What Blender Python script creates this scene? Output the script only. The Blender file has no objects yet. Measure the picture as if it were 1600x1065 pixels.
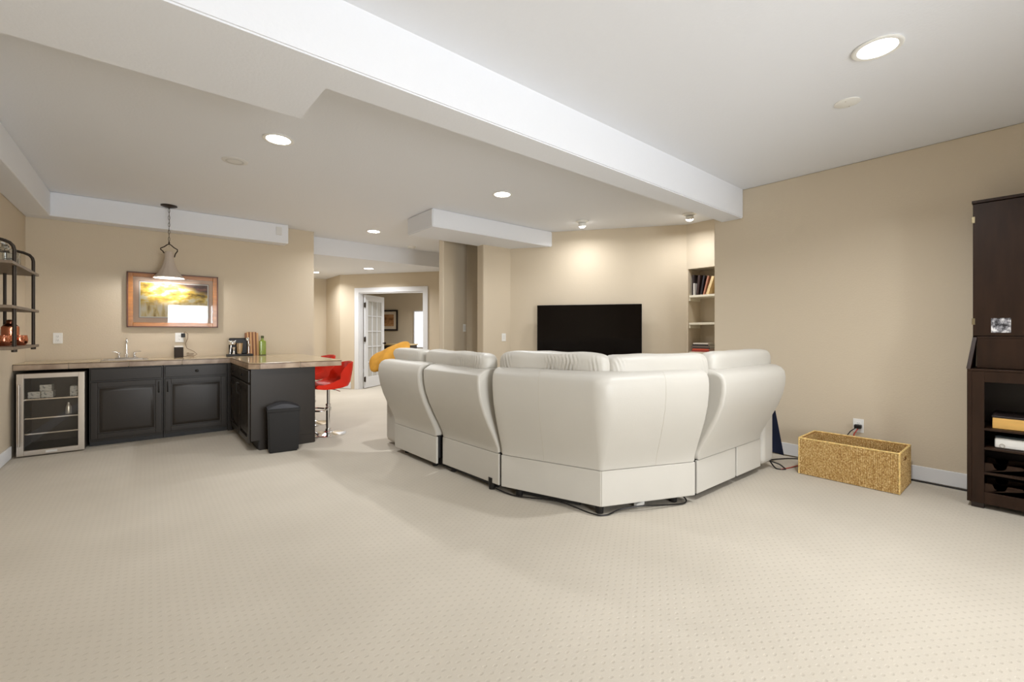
import bpy, bmesh, math, random
from mathutils import Vector, Matrix, noise
random.seed(7)
C = bpy.context.scene
COL = C.collection
PI = math.pi
R = math.radians

# ---------------------------------------------------------------- camera, world, light, exposure
cam_d = bpy.data.cameras.new('camera'); cam = bpy.data.objects.new('camera', cam_d); COL.objects.link(cam)
cam.location = (0, 0, 1.2)
cam.rotation_euler = (R(90), 0, math.atan2(-0.6364, 0.7713))
cam_d.sensor_width = 36; cam_d.lens = 15.442; cam_d.shift_y = -0.0085
cam_d.clip_start = 0.05; cam_d.clip_end = 60
C.camera = cam
C.view_settings.view_transform = 'Standard'
C.view_settings.look = 'None'
C.view_settings.gamma = 1
C.view_settings.use_curve_mapping = False
C.view_settings.exposure = 0.24

W = bpy.data.worlds.new('world'); C.world = W; W.use_nodes = True
W.node_tree.nodes['Background'].inputs[0].default_value = (0.80, 0.90, 1.0, 1)
W.node_tree.nodes['Background'].inputs[1].default_value = 1.5


def area(name, loc, direction, sx, sy, power, color=(1, 1, 1), spread=180, shape='RECTANGLE'):
    d = bpy.data.lights.new(name, 'AREA'); d.shape = shape; d.size = sx
    if shape == 'RECTANGLE': d.size_y = sy
    d.energy = power; d.color = color; d.spread = R(spread)
    o = bpy.data.objects.new(name, d); COL.objects.link(o); o.location = loc
    o.rotation_euler = Vector(direction).to_track_quat('-Z', 'Y').to_euler()
    return o


DAY = (0.97, 0.985, 1.0)
WARM = (0.96, 0.975, 1.0)
# daylight in the two panes of the patio door on the wall behind the camera
for x0, x1 in ((0.42, 1.38), (1.46, 2.42)):
    area('daylight', ((x0 + x1) / 2, -2.70, 1.06), (0, 1, 0), x1 - x0, 1.9, 98 if x0 < 1 else 58, DAY)

# ---------------------------------------------------------------- materials
MATS = {}


def mat(name, col, rough=0.6, metal=0.0, noise_scale=0, var=0.0, bump=0.0, bump_scale=None, spec=0.5, emit=0, trans=0, coat=0, stretch=None):
    if name in MATS: return MATS[name]
    m = bpy.data.materials.new(name); m.use_nodes = True; MATS[name] = m
    nt = m.node_tree; b = nt.nodes['Principled BSDF']
    c = (*col, 1)
    b.inputs['Base Color'].default_value = c
    b.inputs['Roughness'].default_value = rough
    b.inputs['Metallic'].default_value = metal
    b.inputs['Specular IOR Level'].default_value = spec
    b.inputs['Coat Weight'].default_value = coat
    b.inputs['Transmission Weight'].default_value = trans
    if emit:
        b.inputs['Emission Color'].default_value = c; b.inputs['Emission Strength'].default_value = emit
    if noise_scale or bump:
        tc = nt.nodes.new('ShaderNodeTexCoord'); src = tc.outputs['Object']
        if stretch:
            mp = nt.nodes.new('ShaderNodeMapping'); mp.inputs['Scale'].default_value = stretch
            nt.links.new(src, mp.inputs['Vector']); src = mp.outputs['Vector']
    if var:
        n = nt.nodes.new('ShaderNodeTexNoise'); n.inputs['Scale'].default_value = noise_scale; n.inputs['Detail'].default_value = 4
        nt.links.new(src, n.inputs['Vector'])
        r = nt.nodes.new('ShaderNodeValToRGB')
        r.color_ramp.elements[0].position = 0.3; r.color_ramp.elements[1].position = 0.7
        r.color_ramp.elements[0].color = tuple(max(0, x * (1 - var)) for x in col) + (1,)
        r.color_ramp.elements[1].color = tuple(min(1, x * (1 + var)) for x in col) + (1,)
        nt.links.new(n.outputs['Fac'], r.inputs['Fac']); nt.links.new(r.outputs['Color'], b.inputs['Base Color'])
    if bump:
        n2 = nt.nodes.new('ShaderNodeTexNoise'); n2.inputs['Scale'].default_value = bump_scale or noise_scale; n2.inputs['Detail'].default_value = 3
        nt.links.new(src, n2.inputs['Vector'])
        bp = nt.nodes.new('ShaderNodeBump'); bp.inputs['Strength'].default_value = bump; bp.inputs['Distance'].default_value = 0.004
        nt.links.new(n2.outputs['Fac'], bp.inputs['Height']); nt.links.new(bp.outputs['Normal'], b.inputs['Normal'])
    return m


def s(r, g, b):   # sRGB 0-255 to linear
    f = lambda v: (v / 255 / 12.92) if v / 255 <= 0.04045 else ((v / 255 + 0.055) / 1.055) ** 2.4
    return (f(r), f(g), f(b))


WALL = mat('tan_wall_paint', s(208, 194, 171), 0.75, bump=0.25, bump_scale=70)
CEIL = mat('white_ceiling_paint', s(232, 234, 238), 0.8, bump=0.25, bump_scale=60)
TRIM = mat('white_trim_paint', s(228, 229, 231), 0.4)
LEATHER = mat('cream_leather', s(192, 188, 179), 0.45, bump=0.10, bump_scale=120, noise_scale=3, var=0.012)
LEATHER2 = mat('cream_leather_welt', s(186, 179, 166), 0.5)
BLACKPAINT = mat('black_cabinet_paint', s(44, 38, 32), 0.36, spec=.30, noise_scale=2, var=0.05)
BLACKPL = mat('black_plastic', s(26, 24, 23), 0.4, spec=.3)
DARKGAP = mat('dark_metal_frame', s(22, 21, 21), 0.5)
CHROME = mat('chrome', (0.85, 0.85, 0.86), 0.08, 1.0)
STEEL = mat('brushed_steel', s(200, 192, 182), 0.32, 1.0, noise_scale=30, var=0.04, stretch=(1, 1, 30))
BRONZE = mat('dark_bronze', s(60, 48, 38), 0.45, 0.7)
RED = mat('red_leatherette', s(214, 36, 10), 0.4)
WALNUT = mat('espresso_wood', s(46, 30, 20), 0.42, spec=.22, noise_scale=4, var=0.22, stretch=(6, 6, 1))
ESPRESSO_IN = mat('espresso_wood_inside', s(36, 25, 20), 0.5)
SHELFWOOD = mat('grey_brown_shelf_wood', s(122, 106, 88), 0.55, noise_scale=8, var=0.15, stretch=(6, 1, 1))
COPPER = mat('polished_copper', s(214, 140, 110), 0.14, 1.0, bump=0.5, bump_scale=60)
WHITEPL = mat('white_plastic', s(238, 237, 232), 0.35)
CREAMPL = mat('cream_shelf_paint', s(232, 224, 204), 0.45)
TVBLACK = mat('tv_black_gloss', s(14, 9, 7), 0.10, spec=.15)
BULB = mat('lamp_glow', (1.0, 0.96, 0.88), 0.5, emit=14)
GREENGL = mat('green_glass', s(164, 186, 84), 0.08, trans=0.35)
CLEARGL = mat('clear_glass', (0.95, 0.97, 0.97), 0.03, trans=1.0)
GROUT = mat('grout', s(205, 192, 168), 0.8)
NAVY = mat('navy_cloth', s(38, 46, 72), 0.9, bump=0.4, bump_scale=200)
MUSTARD = mat('mustard_velvet', s(205, 148, 52), 0.85, noise_scale=9, var=0.16, bump=0.5, bump_scale=25)
REDWIRE = mat('red_wire', s(190, 60, 40), 0.5)
PAPER = mat('white_paper', s(238, 234, 224), 0.7)


def mat_carpet():
    m = bpy.data.materials.new('patterned_loop_carpet'); m.use_nodes = True
    nt = m.node_tree; N = nt.nodes; L = nt.links; b = N['Principled BSDF']
    b.inputs['Roughness'].default_value = 0.95; b.inputs['Specular IOR Level'].default_value = 0.1
    tc = N.new('ShaderNodeTexCoord'); sp = N.new('ShaderNodeSeparateXYZ'); L.new(tc.outputs['Object'], sp.inputs[0])

    def mth(op, a, bb=None):
        n = N.new('ShaderNodeMath'); n.operation = op
        for i, v in enumerate((a, bb)):
            if v is None: continue
            if isinstance(v, (int, float)): n.inputs[i].default_value = v
            else: L.new(v, n.inputs[i])
        return n.outputs[0]
    cx = mth('COSINE', mth('MULTIPLY', sp.outputs['X'], 2 * PI / 0.062))
    cy = mth('COSINE', mth('MULTIPLY', sp.outputs['Y'], 2 * PI / 0.040))
    pr = mth('MULTIPLY', cx, cy)
    mr = N.new('ShaderNodeMapRange'); mr.interpolation_type = 'SMOOTHSTEP'
    mr.inputs['From Min'].default_value = 0.45; mr.inputs['From Max'].default_value = 0.95
    L.new(pr, mr.inputs['Value'])
    nz = N.new('ShaderNodeTexNoise'); nz.inputs['Scale'].default_value = 160; nz.inputs['Detail'].default_value = 2
    L.new(tc.outputs['Object'], nz.inputs['Vector'])
    h = mth('SUBTRACT', mth('MULTIPLY', nz.outputs['Fac'], 0.7), mr.outputs['Result'])
    # the round dent a furniture foot left in the pile
    dx = mth('SUBTRACT', sp.outputs['X'], DENT[0]); dy = mth('SUBTRACT', sp.outputs['Y'], DENT[1])
    rr = mth('SQRT', mth('ADD', mth('MULTIPLY', dx, dx), mth('MULTIPLY', dy, dy)))
    ring = mth('COMPARE', rr, 0.11); ring.node.inputs[2].default_value = 0.010
    h2 = mth('SUBTRACT', h, mth('MULTIPLY', ring, 0.9))
    bp = N.new('ShaderNodeBump'); bp.inputs['Strength'].default_value = 0.32; bp.inputs['Distance'].default_value = 0.003
    L.new(h2, bp.inputs['Height']); L.new(bp.outputs['Normal'], b.inputs['Normal'])
    big = N.new('ShaderNodeTexNoise'); big.inputs['Scale'].default_value = 1.3; big.inputs['Detail'].default_value = 3
    L.new(tc.outputs['Object'], big.inputs['Vector'])
    rmp = N.new('ShaderNodeValToRGB'); rmp.color_ramp.elements[0].position = 0.3; rmp.color_ramp.elements[1].position = 0.75
    rmp.color_ramp.elements[0].color = (*s(190, 182, 168), 1); rmp.color_ramp.elements[1].color = (*s(200, 192, 178), 1)
    L.new(big.outputs['Fac'], rmp.inputs['Fac'])
    mx = N.new('ShaderNodeMixRGB'); mx.inputs['Color2'].default_value = (*s(164, 155, 141), 1)
    L.new(mth('MULTIPLY', mr.outputs['Result'], 0.22), mx.inputs['Fac']); L.new(rmp.outputs['Color'], mx.inputs['Color1'])  # shade of the pile dimples mixed into the colour
    L.new(mx.outputs['Color'], b.inputs['Base Color'])
    return m


DENT = (0.88, 2.86)
CARPET = mat_carpet()


def mat_tile(name, c1, c2, rough):
    m = mat(name, c1, rough)
    nt = m.node_tree; N = nt.nodes; L = nt.links; b = N['Principled BSDF']
    tc = N.new('ShaderNodeTexCoord'); n = N.new('ShaderNodeTexNoise'); n.inputs['Scale'].default_value = 7; n.inputs['Detail'].default_value = 8
    n.inputs['Distortion'].default_value = .5
    L.new(tc.outputs['Object'], n.inputs['Vector'])
    r = N.new('ShaderNodeValToRGB'); r.color_ramp.elements[0].position = 0.35; r.color_ramp.elements[1].position = 0.65
    r.color_ramp.elements[0].color = (*c2, 1); r.color_ramp.elements[1].color = (*c1, 1)
    L.new(n.outputs['Fac'], r.inputs['Fac']); L.new(r.outputs['Color'], b.inputs['Base Color'])
    return m


TILE_TOP = mat_tile('beige_stone_tile', s(198, 178, 146), s(180, 159, 126), 0.13)
TILE_EDGE = mat_tile('brown_stone_tile_edge', s(184, 162, 138), s(146, 122, 100), 0.35)


def mat_weave():
    m = bpy.data.materials.new('woven_seagrass'); m.use_nodes = True
    nt = m.node_tree; N = nt.nodes; L = nt.links; b = N['Principled BSDF']; b.inputs['Roughness'].default_value = 0.7
    tc = N.new('ShaderNodeTexCoord')
    n = N.new('ShaderNodeTexNoise'); n.inputs['Scale'].default_value = 130; n.inputs['Detail'].default_value = 4
    mp = N.new('ShaderNodeMapping'); mp.inputs['Scale'].default_value = (1, 1, 0.6)
    L.new(tc.outputs['Object'], mp.inputs[0]); L.new(mp.outputs[0], n.inputs['Vector'])
    r = N.new('ShaderNodeValToRGB'); e = r.color_ramp.elements
    e[0].position = 0.30; e[0].color = (*s(140, 98, 46), 1); e[1].position = 0.72; e[1].color = (*s(240, 216, 164), 1)
    k = e.new(0.5); k.color = (*s(198, 162, 98), 1)
    L.new(n.outputs['Fac'], r.inputs['Fac']); L.new(r.outputs['Color'], b.inputs['Base Color'])
    return m


WEAVE = mat_weave()


def mat_thin_glass(name, tint=(0.95, 0.97, 1.0), gloss=0.12):
    m = bpy.data.materials.new(name); m.use_nodes = True
    nt = m.node_tree; N = nt.nodes; L = nt.links
    for n in list(N): N.remove(n)
    out = N.new('ShaderNodeOutputMaterial'); mx = N.new('ShaderNodeMixShader'); t = N.new('ShaderNodeBsdfTransparent'); g = N.new('ShaderNodeBsdfGlossy')
    t.inputs[0].default_value = (*tint, 1); g.inputs['Roughness'].default_value = 0.02
    fr = N.new('ShaderNodeFresnel'); fr.inputs[0].default_value = 1.5
    L.new(fr.outputs[0], mx.inputs[0]); L.new(t.outputs[0], mx.inputs[1]); L.new(g.outputs[0], mx.inputs[2]); L.new(mx.outputs[0], out.inputs[0])
    return m


PANE = mat_thin_glass('window_glass', (.99, .99, .99))
SMOKE = mat_thin_glass('smoked_glass', (0.93, 0.91, 0.88))
FROST = mat('frosted_glass', s(188, 186, 180), 0.5, noise_scale=2, var=0.03)


def mat_print(name, stops, scale, kind='noise'):
    m = bpy.data.materials.new(name); m.use_nodes = True
    nt = m.node_tree; N = nt.nodes; L = nt.links; b = N['Principled BSDF']; b.inputs['Roughness'].default_value = 0.5
    tc = N.new('ShaderNodeTexCoord'); mp = N.new('ShaderNodeMapping'); mp.inputs['Scale'].default_value = scale
    L.new(tc.outputs['Object'], mp.inputs[0])
    n = N.new('ShaderNodeTexNoise'); n.inputs['Scale'].default_value = 3; n.inputs['Detail'].default_value = 7; n.inputs['Roughness'].default_value = 0.65
    L.new(mp.outputs[0], n.inputs['Vector'])
    r = N.new('ShaderNodeValToRGB'); e = r.color_ramp.elements
    e[0].position = stops[0][0]; e[0].color = (*stops[0][1], 1); e[1].position = stops[-1][0]; e[1].color = (*stops[-1][1], 1)
    for p, c in stops[1:-1]:
        k = e.new(p); k.color = (*c, 1)
    L.new(n.outputs['Fac'], r.inputs['Fac']); L.new(r.outputs['Color'], b.inputs['Base Color'])
    return m


# ---------------------------------------------------------------- mesh helpers
def new():
    return bmesh.new()


def bx(bm, x0, x1, y0, y1, z0, z1, bev=0, M=None, seg=2):
    vs = [bm.verts.new((x, y, z)) for z in (z0, z1) for y in (y0, y1) for x in (x0, x1)]
    fs = [(0, 2, 3, 1), (4, 5, 7, 6), (0, 1, 5, 4), (2, 6, 7, 3), (0, 4, 6, 2), (1, 3, 7, 5)]
    F = [bm.faces.new([vs[i] for i in f]) for f in fs]
    if bev:
        es = list({e for f in F for e in f.edges})
        r = bmesh.ops.bevel(bm, geom=es, offset=bev, segments=seg, profile=0.5, affect='EDGES')
        vs = list({v for f in r['faces'] for v in f.verts} | {v for v in vs if v.is_valid})
    if M is not None:
        bmesh.ops.transform(bm, matrix=M, verts=[v for v in vs if v.is_valid])
    return vs


def tube(bm, pts, r, seg=8, caps=True, closed=False):
    pts = [Vector(p) for p in pts]; n = len(pts); rings = []
    up = Vector((0, 0, 1)); prev = None
    for i, p in enumerate(pts):
        a = pts[(i - 1) % n] if (i > 0 or closed) else p
        c = pts[(i + 1) % n] if (i < n - 1 or closed) else p
        t = (c - a).normalized()
        if prev is None:
            q = up if abs(t.dot(up)) < 0.95 else Vector((1, 0, 0))
            u = t.cross(q).normalized()
        else:
            u = (prev - t * prev.dot(t))
            u = u.normalized() if u.length > 1e-6 else t.orthogonal().normalized()
        prev = u; v = t.cross(u)
        rr = r[i] if isinstance(r, (list, tuple)) else r
        rings.append([bm.verts.new(p + (u * math.cos(2 * PI * k / seg) + v * math.sin(2 * PI * k / seg)) * rr) for k in range(seg)])
    m = n if closed else n - 1
    for i in range(m):
        A, B = rings[i], rings[(i + 1) % n]
        for k in range(seg):
            bm.faces.new((A[k], A[(k + 1) % seg], B[(k + 1) % seg], B[k]))
    if caps and not closed:
        bm.faces.new(rings[0][::-1]); bm.faces.new(rings[-1])


def lathe(bm, prof, c=(0, 0, 0), seg=24, flute=0, nf=12):
    rings = []
    for r, z in prof:
        if r <= 1e-5:
            rings.append([bm.verts.new((c[0], c[1], c[2] + z))])
        else:
            rings.append([bm.verts.new((c[0] + r * (1 + flute * math.cos(nf * 2 * PI * k / seg)) * math.cos(2 * PI * k / seg),
                                        c[1] + r * (1 + flute * math.cos(nf * 2 * PI * k / seg)) * math.sin(2 * PI * k / seg), c[2] + z)) for k in range(seg)])
    for A, B in zip(rings, rings[1:]):
        if len(A) == 1 and len(B) == 1: continue
        for k in range(seg):
            k2 = (k + 1) % seg
            if len(A) == 1: bm.faces.new((A[0], B[k2], B[k]))
            elif len(B) == 1: bm.faces.new((A[k], A[k2], B[0]))
            else: bm.faces.new((A[k], A[k2], B[k2], B[k]))


def prism(bm, pts, z0, z1):
    a = [bm.verts.new((x, y, z0)) for x, y in pts]; b = [bm.verts.new((x, y, z1)) for x, y in pts]
    bm.faces.new(a[::-1]); bm.faces.new(b)
    n = len(pts)
    for i in range(n): bm.faces.new((a[i], a[(i + 1) % n], b[(i + 1) % n], b[i]))


def pillow(bm, c, size, e1=0.35, e2=0.35, M=None, nu=48, nv=24, wr=0.0, ws=12, sag=0):
    sg = lambda v, e: math.copysign(abs(v) ** e, v)
    grid = []
    for j in range(nv + 1):
        ph = -PI / 2 + PI * j / nv; row = []
        for i in range(nu):
            th = 2 * PI * i / nu
            x = sg(math.cos(ph), e1) * sg(math.cos(th), e2); y = sg(math.cos(ph), e1) * sg(math.sin(th), e2); z = sg(math.sin(ph), e1)
            p = Vector((x * size[0] / 2, y * size[1] / 2, z * size[2] / 2))
            if wr:
                p += Vector((x, y, z)).normalized() * wr * noise.noise(Vector((p.x * ws + c[0] * 5, p.y * ws * 0.6, p.z * ws * 0.6 + c[1] * 3)))
            if sag: p.z += sag * (x * x - 0.4)
            if M is not None: p = M @ p
            row.append(bm.verts.new(p + Vector(c)))
        grid.append(row)
    for j in range(nv):
        for i in range(nu):
            bm.faces.new((grid[j][i], grid[j][(i + 1) % nu], grid[j + 1][(i + 1) % nu], grid[j + 1][i]))
    bmesh.ops.remove_doubles(bm, verts=[v for r_ in grid for v in r_], dist=1e-5)


def rz(a):
    return Matrix.Rotation(a, 4, 'Z')


def tag(o, label, cat, group=None, kind=None):
    o['label'] = label; o['category'] = cat
    if group: o['group'] = group
    if kind: o['kind'] = kind
    return o


def thing(name, label, cat, loc=(0, 0, 0), rot=0, group=None, kind=None):
    o = bpy.data.objects.new(name, None); COL.objects.link(o); o.location = loc; o.rotation_euler = (0, 0, rot)
    o.empty_display_size = 0.05
    return tag(o, label, cat, group, kind)


def obj(name, bm, m, parent=None, world=False, smooth=True, angle=50, recenter=False):
    """link a bmesh as one object; world=True: the mesh was written in world coordinates, parent is an unrotated Empty"""
    if world and parent is not None:
        r = parent
        while r.parent: r = r.parent
        bmesh.ops.translate(bm, vec=-Vector(r.location), verts=bm.verts)
    bmesh.ops.recalc_face_normals(bm, faces=bm.faces)
    me = bpy.data.meshes.new(name)
    org = Vector((0, 0, 0))
    if parent is None:
        xs = [v.co for v in bm.verts]
        mn = [min(c[i] for c in xs) for i in range(3)]; mxx = [max(c[i] for c in xs) for i in range(3)]
        org = Vector(((mn[0] + mxx[0]) / 2, (mn[1] + mxx[1]) / 2, mn[2]))
        bmesh.ops.translate(bm, vec=-org, verts=bm.verts)
    bm.to_mesh(me); bm.free()
    if m is not None: me.materials.append(m)
    if smooth and len(me.polygons):
        me.polygons.foreach_set('use_smooth', [True] * len(me.polygons))
        try: me.set_sharp_from_angle(angle=R(angle))
        except Exception: pass
    o = bpy.data.objects.new(name, me); COL.objects.link(o); o.location = org
    if parent is not None: o.parent = parent
    if smooth and len(me.polygons) < 900:
        w_ = o.modifiers.new('weighted_normal', 'WEIGHTED_NORMAL'); w_.keep_sharp = True
    return o


def single(name, bm, m, label, cat, group=None, kind=None, **k):
    return tag(obj(name, bm, m, **k), label, cat, group, kind)


def copy_tree(o, parent=None):
    c = o.copy(); COL.objects.link(c)
    if parent is not None: c.parent = parent
    for ch in [x for x in bpy.data.objects if x.parent == o]: copy_tree(ch, c)
    return c


def seg_mat(p0, p1):
    a = math.atan2(p1[1] - p0[1], p1[0] - p0[0])
    return Matrix.Translation((p0[0], p0[1], 0)) @ rz(a), math.dist(p0, p1), a


# ---------------------------------------------------------------- the room
H = 2.69; HL = 2.42; BEAM = 2.39
S = dict(kind='structure')


def struct(name, bm, m, label, cat, **k):
    return single(name, bm, m, label, cat, kind='structure', **k)


bm = new(); bx(bm, -1.3, 8.3, -2.9, 15.1, -0.12, 0)
fl = struct('floor', bm, CARPET, 'beige patterned loop carpet covering the whole basement floor', 'floor')
fl.data.transform(Matrix.Translation(fl.location)); fl.location = (0, 0, 0)
bm = new(); bx(bm, -1.3, 8.3, -2.9, 15.1, H, H + 0.12)
struct('ceiling', bm, CEIL, 'white textured main ceiling with recessed lights', 'ceiling')
bm = new(); bx(bm, 1.88, 8.3, 7.25, 15.1, HL, H)
struct('ceiling', bm, CEIL, 'lowered white ceiling over the hall before the french door', 'ceiling')
bm = new(); prism(bm, [(-1.02, 2.004), (4.784, 2.004), (4.784, 2.225), (.655, 2.225), (.655, 2.645), (-1.02, 2.645)], BEAM, H)
bmesh.ops.bevel(bm, geom=[e for e in bm.edges if abs(e.verts[0].co.z - BEAM) < 1e-4 and abs(e.verts[1].co.z - BEAM) < 1e-4] + [e for e in bm.edges if abs(e.verts[0].co.z - e.verts[1].co.z) > .1], offset=.008, segments=2, affect='EDGES')
struct('ceiling_beam', bm, CEIL, 'long white boxed beam crossing the whole ceiling, wider over the bar side', 'beam', smooth=False)
bm = new(); bx(bm, -1.02, 1.49, 6.69, 6.90, 2.43, H, 0.010)
struct('ceiling_beam', bm, CEIL, 'white soffit along the bar wall above the pendant', 'soffit')
bm = new(); bx(bm, -1.02, -0.81, 2.65, 6.69, 2.43, H, 0.010)
struct('ceiling_beam', bm, CEIL, 'white soffit along the wall with the pipe shelf', 'soffit')
bm = new(); prism(bm, [(2.61, 4.66), (4.66, 4.66), (4.28, 5.18), (4.28, 5.32), (2.61, 5.32)], 2.47, H)
bmesh.ops.bevel(bm, geom=list(bm.edges), offset=0.01, segments=2, affect='EDGES')
struct('ceiling_beam', bm, CEIL, 'short white ceiling box ending at the television wall', 'soffit')


def wall(name, p0, p1, label, z0=0, z1=H, th=0.12, holes=(), bev=0):
    M, L, a = seg_mat(p0, p1); bm = new()
    xs = 0
    for (h0, h1, hz0, hz1) in sorted(holes):
        bx(bm, xs, h0, 0, th, z0, z1, M=M)
        if hz0 > z0: bx(bm, h0, h1, 0, th, z0, hz0, M=M)
        if hz1 < z1: bx(bm, h0, h1, 0, th, hz1, z1, M=M)
        xs = h1
    bx(bm, xs, L, 0, th, z0, z1, bev, M=M)
    return struct(name, bm, WALL, label, 'wall')


def baseboard(name, p0, p1, label, h=0.125):
    M, L, a = seg_mat(p0, p1); bm = new()
    bx(bm, 0, L, -0.016, -0.001, 0.012, h, 0.003, M=M)
    return struct(name, bm, TRIM, label, 'baseboard')


n36 = (math.cos(R(36)), math.sin(R(36))); d54 = (math.cos(R(-54)), math.sin(R(-54)))
DW = (3.13, 9.55)
dwp = lambda k, o=0: (DW[0] + d54[0] * k + n36[0] * o, DW[1] + d54[1] * k + n36[1] * o)
wall('wall_left', (-1.02, -2.6), (-1.02, 6.9), 'tan wall that carries the pipe shelf')
wall('wall_back', (-1.02, 6.9), (1.88, 6.9), 'tan wall behind the wet bar with the landscape picture', bev=0)
wall('wall_hall', (1.88, 7.03), (1.88, 10.5), 'tan hall wall running back from the bar wall')
wall('wall_hall_end', (1.88, 10.5), (3.13, 10.5), 'tan wall closing the hall beyond the bar')
wall('wall_hall_right', (3.13, 10.5), (3.13, 9.553), 'short tan wall left of the french door', th=0.10)
DK0, DK1 = 0.46, 1.94    # french door opening along the door wall
wall('wall_door', DW, dwp(3.0), 'tan angled wall with the white french door opening', holes=[(DK0, DK1, 0, 2.03)], th=0.12)
wall('wall_far_left', (3.26, 9.75), (3.26, 14.8), 'tan side wall of the room beyond the french door')
wall('wall_far_right', dwp(3.0, 3.3), dwp(3.0, 0.13), 'tan right side wall of the room beyond the french door')
wall('wall_far_back', dwp(-4.1, 3.3), dwp(3.0, 3.3), 'tan back wall of the room beyond the french door')
wall('wall_hall_side', dwp(3.0), (4.50, 5.50), 'tan wall closing the hall behind the pier')
# pier, recess and the small wall before the television wall
a365 = R(36.5); q0 = (3.175, 5.35); q1 = (q0[0] + .95 * math.cos(a365), q0[1] + .95 * math.sin(a365))
wall('wall_pier', q0, q1, 'narrow tan wall end facing the sofa with a light switch', th=0.072, bev=0.012)
wall('wall_recess', (q1[0] - .018, q1[1] + .024), (q1[0] + .73 * .595, q1[1] - .73 * .804), 'shadowed tan wall inside the recess behind the sofa')
wall('wall_switch', (3.73, 5.17), (4.27, 5.17), 'tan wall with a white switch beside the television wall', th=0.17, bev=0.02)
TV0 = (4.235, 5.17); TV1 = (5.72, 3.17)
wall('wall_television', (4.217, 5.194), (5.75, 3.13), 'angled tan wall behind the television')
# niche wall
NX = 5.735
bm = new()
bx(bm, NX, NX + .12, 3.13, 3.26, 0, H); bx(bm, NX, NX + .12, 2.33, 3.13, 2.07, H); bx(bm, NX, NX + .12, 2.20, 2.33, 0, H)
bx(bm, NX + .34, NX + .40, 2.2, 3.3, 0, H); bx(bm, NX + .12, NX + .34, 3.13, 3.19, 0, 2.13); bx(bm, NX + .12, NX + .34, 2.27, 2.33, 0, 2.13)
bx(bm, NX + .12, NX + .34, 2.33, 3.13, 2.07, 2.13)
nw = struct('wall_niche', bm, WALL, 'tan wall with the recessed bookshelf niche beside the television wall', 'wall')
for z in (1.708, 1.332, .934):
    bm = new(); bx(bm, NX + .012, NX + .33, 2.335, 3.125, z - .030, z, 0.003)
    o = obj('shelf', bm, CREAMPL, nw); o.location = -nw.location
    bm = new(); bx(bm, NX + .02, NX + .30, 3.110, 3.128, z - .075, z - .031)
    o = obj('cleat', bm, CREAMPL, nw); o.location = -nw.location
wall('wall_right', (4.784, 2.309), (4.784, -2.6), 'large tan wall behind the woven basket and the dark cabinet', bev=0.01)
wall('wall_right_return', (6.1, 2.30), (4.91, 2.30), 'tan return wall hidden behind the large wall beside the niche')
wall('wall_front', (4.784, -2.6), (-1.02, -2.6), 'tan wall behind the viewer with the patio door',
     holes=[(4.784 - 2.48, 4.784 - 0.36, 0.0, 2.08)])

baseboard('baseboard_right', (4.784, 2.30), (4.784, -2.6), 'white baseboard along the large tan wall by the basket', )
baseboard('baseboard_left', (-1.02, -2.6), (-1.02, 6.20), 'white baseboard along the wall with the pipe shelf')
baseboard('baseboard_hall', (3.13, 10.5), (3.13, 9.56), 'white baseboard on the short hall wall left of the french door', 0.14)
baseboard('baseboard_door', dwp(0.0), dwp(0.27), 'white baseboard between hall corner and french door casing', 0.14)
baseboard('baseboard_door', dwp(2.04), dwp(3.0), 'white baseboard right of the french door', 0.14)
baseboard('baseboard_switch', (3.74, 5.17), (4.22, 5.17), 'white baseboard under the light switch wall')
baseboard('baseboard_television', (4.24, 5.16), TV1, 'white baseboard under the television')
baseboard('baseboard_pier', q0, q1, 'white baseboard at the foot of the narrow wall pier')
baseboard('baseboard_far', dwp(-4.0, 3.3), dwp(3.0, 3.3), 'white baseboard in the room beyond the french door')

# patio door and window behind the viewer
for nm, x0, x1, z0, z1, lab, cat in (('door_2', .37, 2.47, 0.02, 2.07, 'white sliding patio door letting daylight in behind the viewer', 'door'),):
    t = thing(nm, lab, cat, ((x0 + x1) / 2, -2.66, z0), kind='structure')
    w = (x1 - x0) / 2; hh = z1 - z0; bm = new(); f = .045
    bx(bm, -w, -w + f, -.05, .05, 0, hh); bx(bm, w - f, w, -.05, .05, 0, hh); bx(bm, -.04, .04, -.05, .05, 0, hh)
    bx(bm, -w, w, -.05, .05, 0, f); bx(bm, -w, w, -.05, .05, hh - f, hh)
    obj('frame', bm, TRIM, t)
    for a, b in ((-w + f, -.04), (.04, w - f)):
        bm = new(); bx(bm, a, b, -.003, .003, f, hh - f); obj('pane', bm, PANE, t)

# ---- french door, casing
M54, _, a54 = seg_mat(DW, dwp(1))
casing = thing('trim_1', 'white painted casing around the french door opening', 'trim', (*DW, 0), a54, kind='structure')
CW = 0.10
for (a, b, z0, z1) in ((DK0 - CW, DK0, 0, 2.03 + CW), (DK1, DK1 + CW, 0, 2.03 + CW), (DK0, DK1, 2.03, 2.03 + CW)):
    bm = new(); bx(bm, a, b, -.022, -.001, z0, z1, 0.004); obj('casing_board', bm, TRIM, casing)
for (a, b, z0, z1) in ((DK0 + .001, DK0 + .018, 0, 2.03), (DK1 - .018, DK1 - .001, 0, 2.03), (DK0 + .018, DK1 - .018, 2.012, 2.029)):
    bm = new(); bx(bm, a, b, 0, .12, z0, z1); obj('jamb', bm, TRIM, casing)
hx, hy = dwp(DK0 + .03, .125)
door = thing('door_1', 'white french door leaf standing open with frosted panes', 'door', (hx, hy, 0), R(36), kind='structure')
DWD, DH, T = .76, 2.0, .035     # leaf runs along local x, visible side is local -y
sx, top, bot = .11, .13, .24
nx_, nz_ = 3, 5; mw = .020
gx0, gx1, gz0, gz1 = sx, DWD - sx, bot, DH - top
bm = new(); bx(bm, 0, sx, -T, 0, 0.012, DH, .003); obj('stile', bm, TRIM, door)
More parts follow.
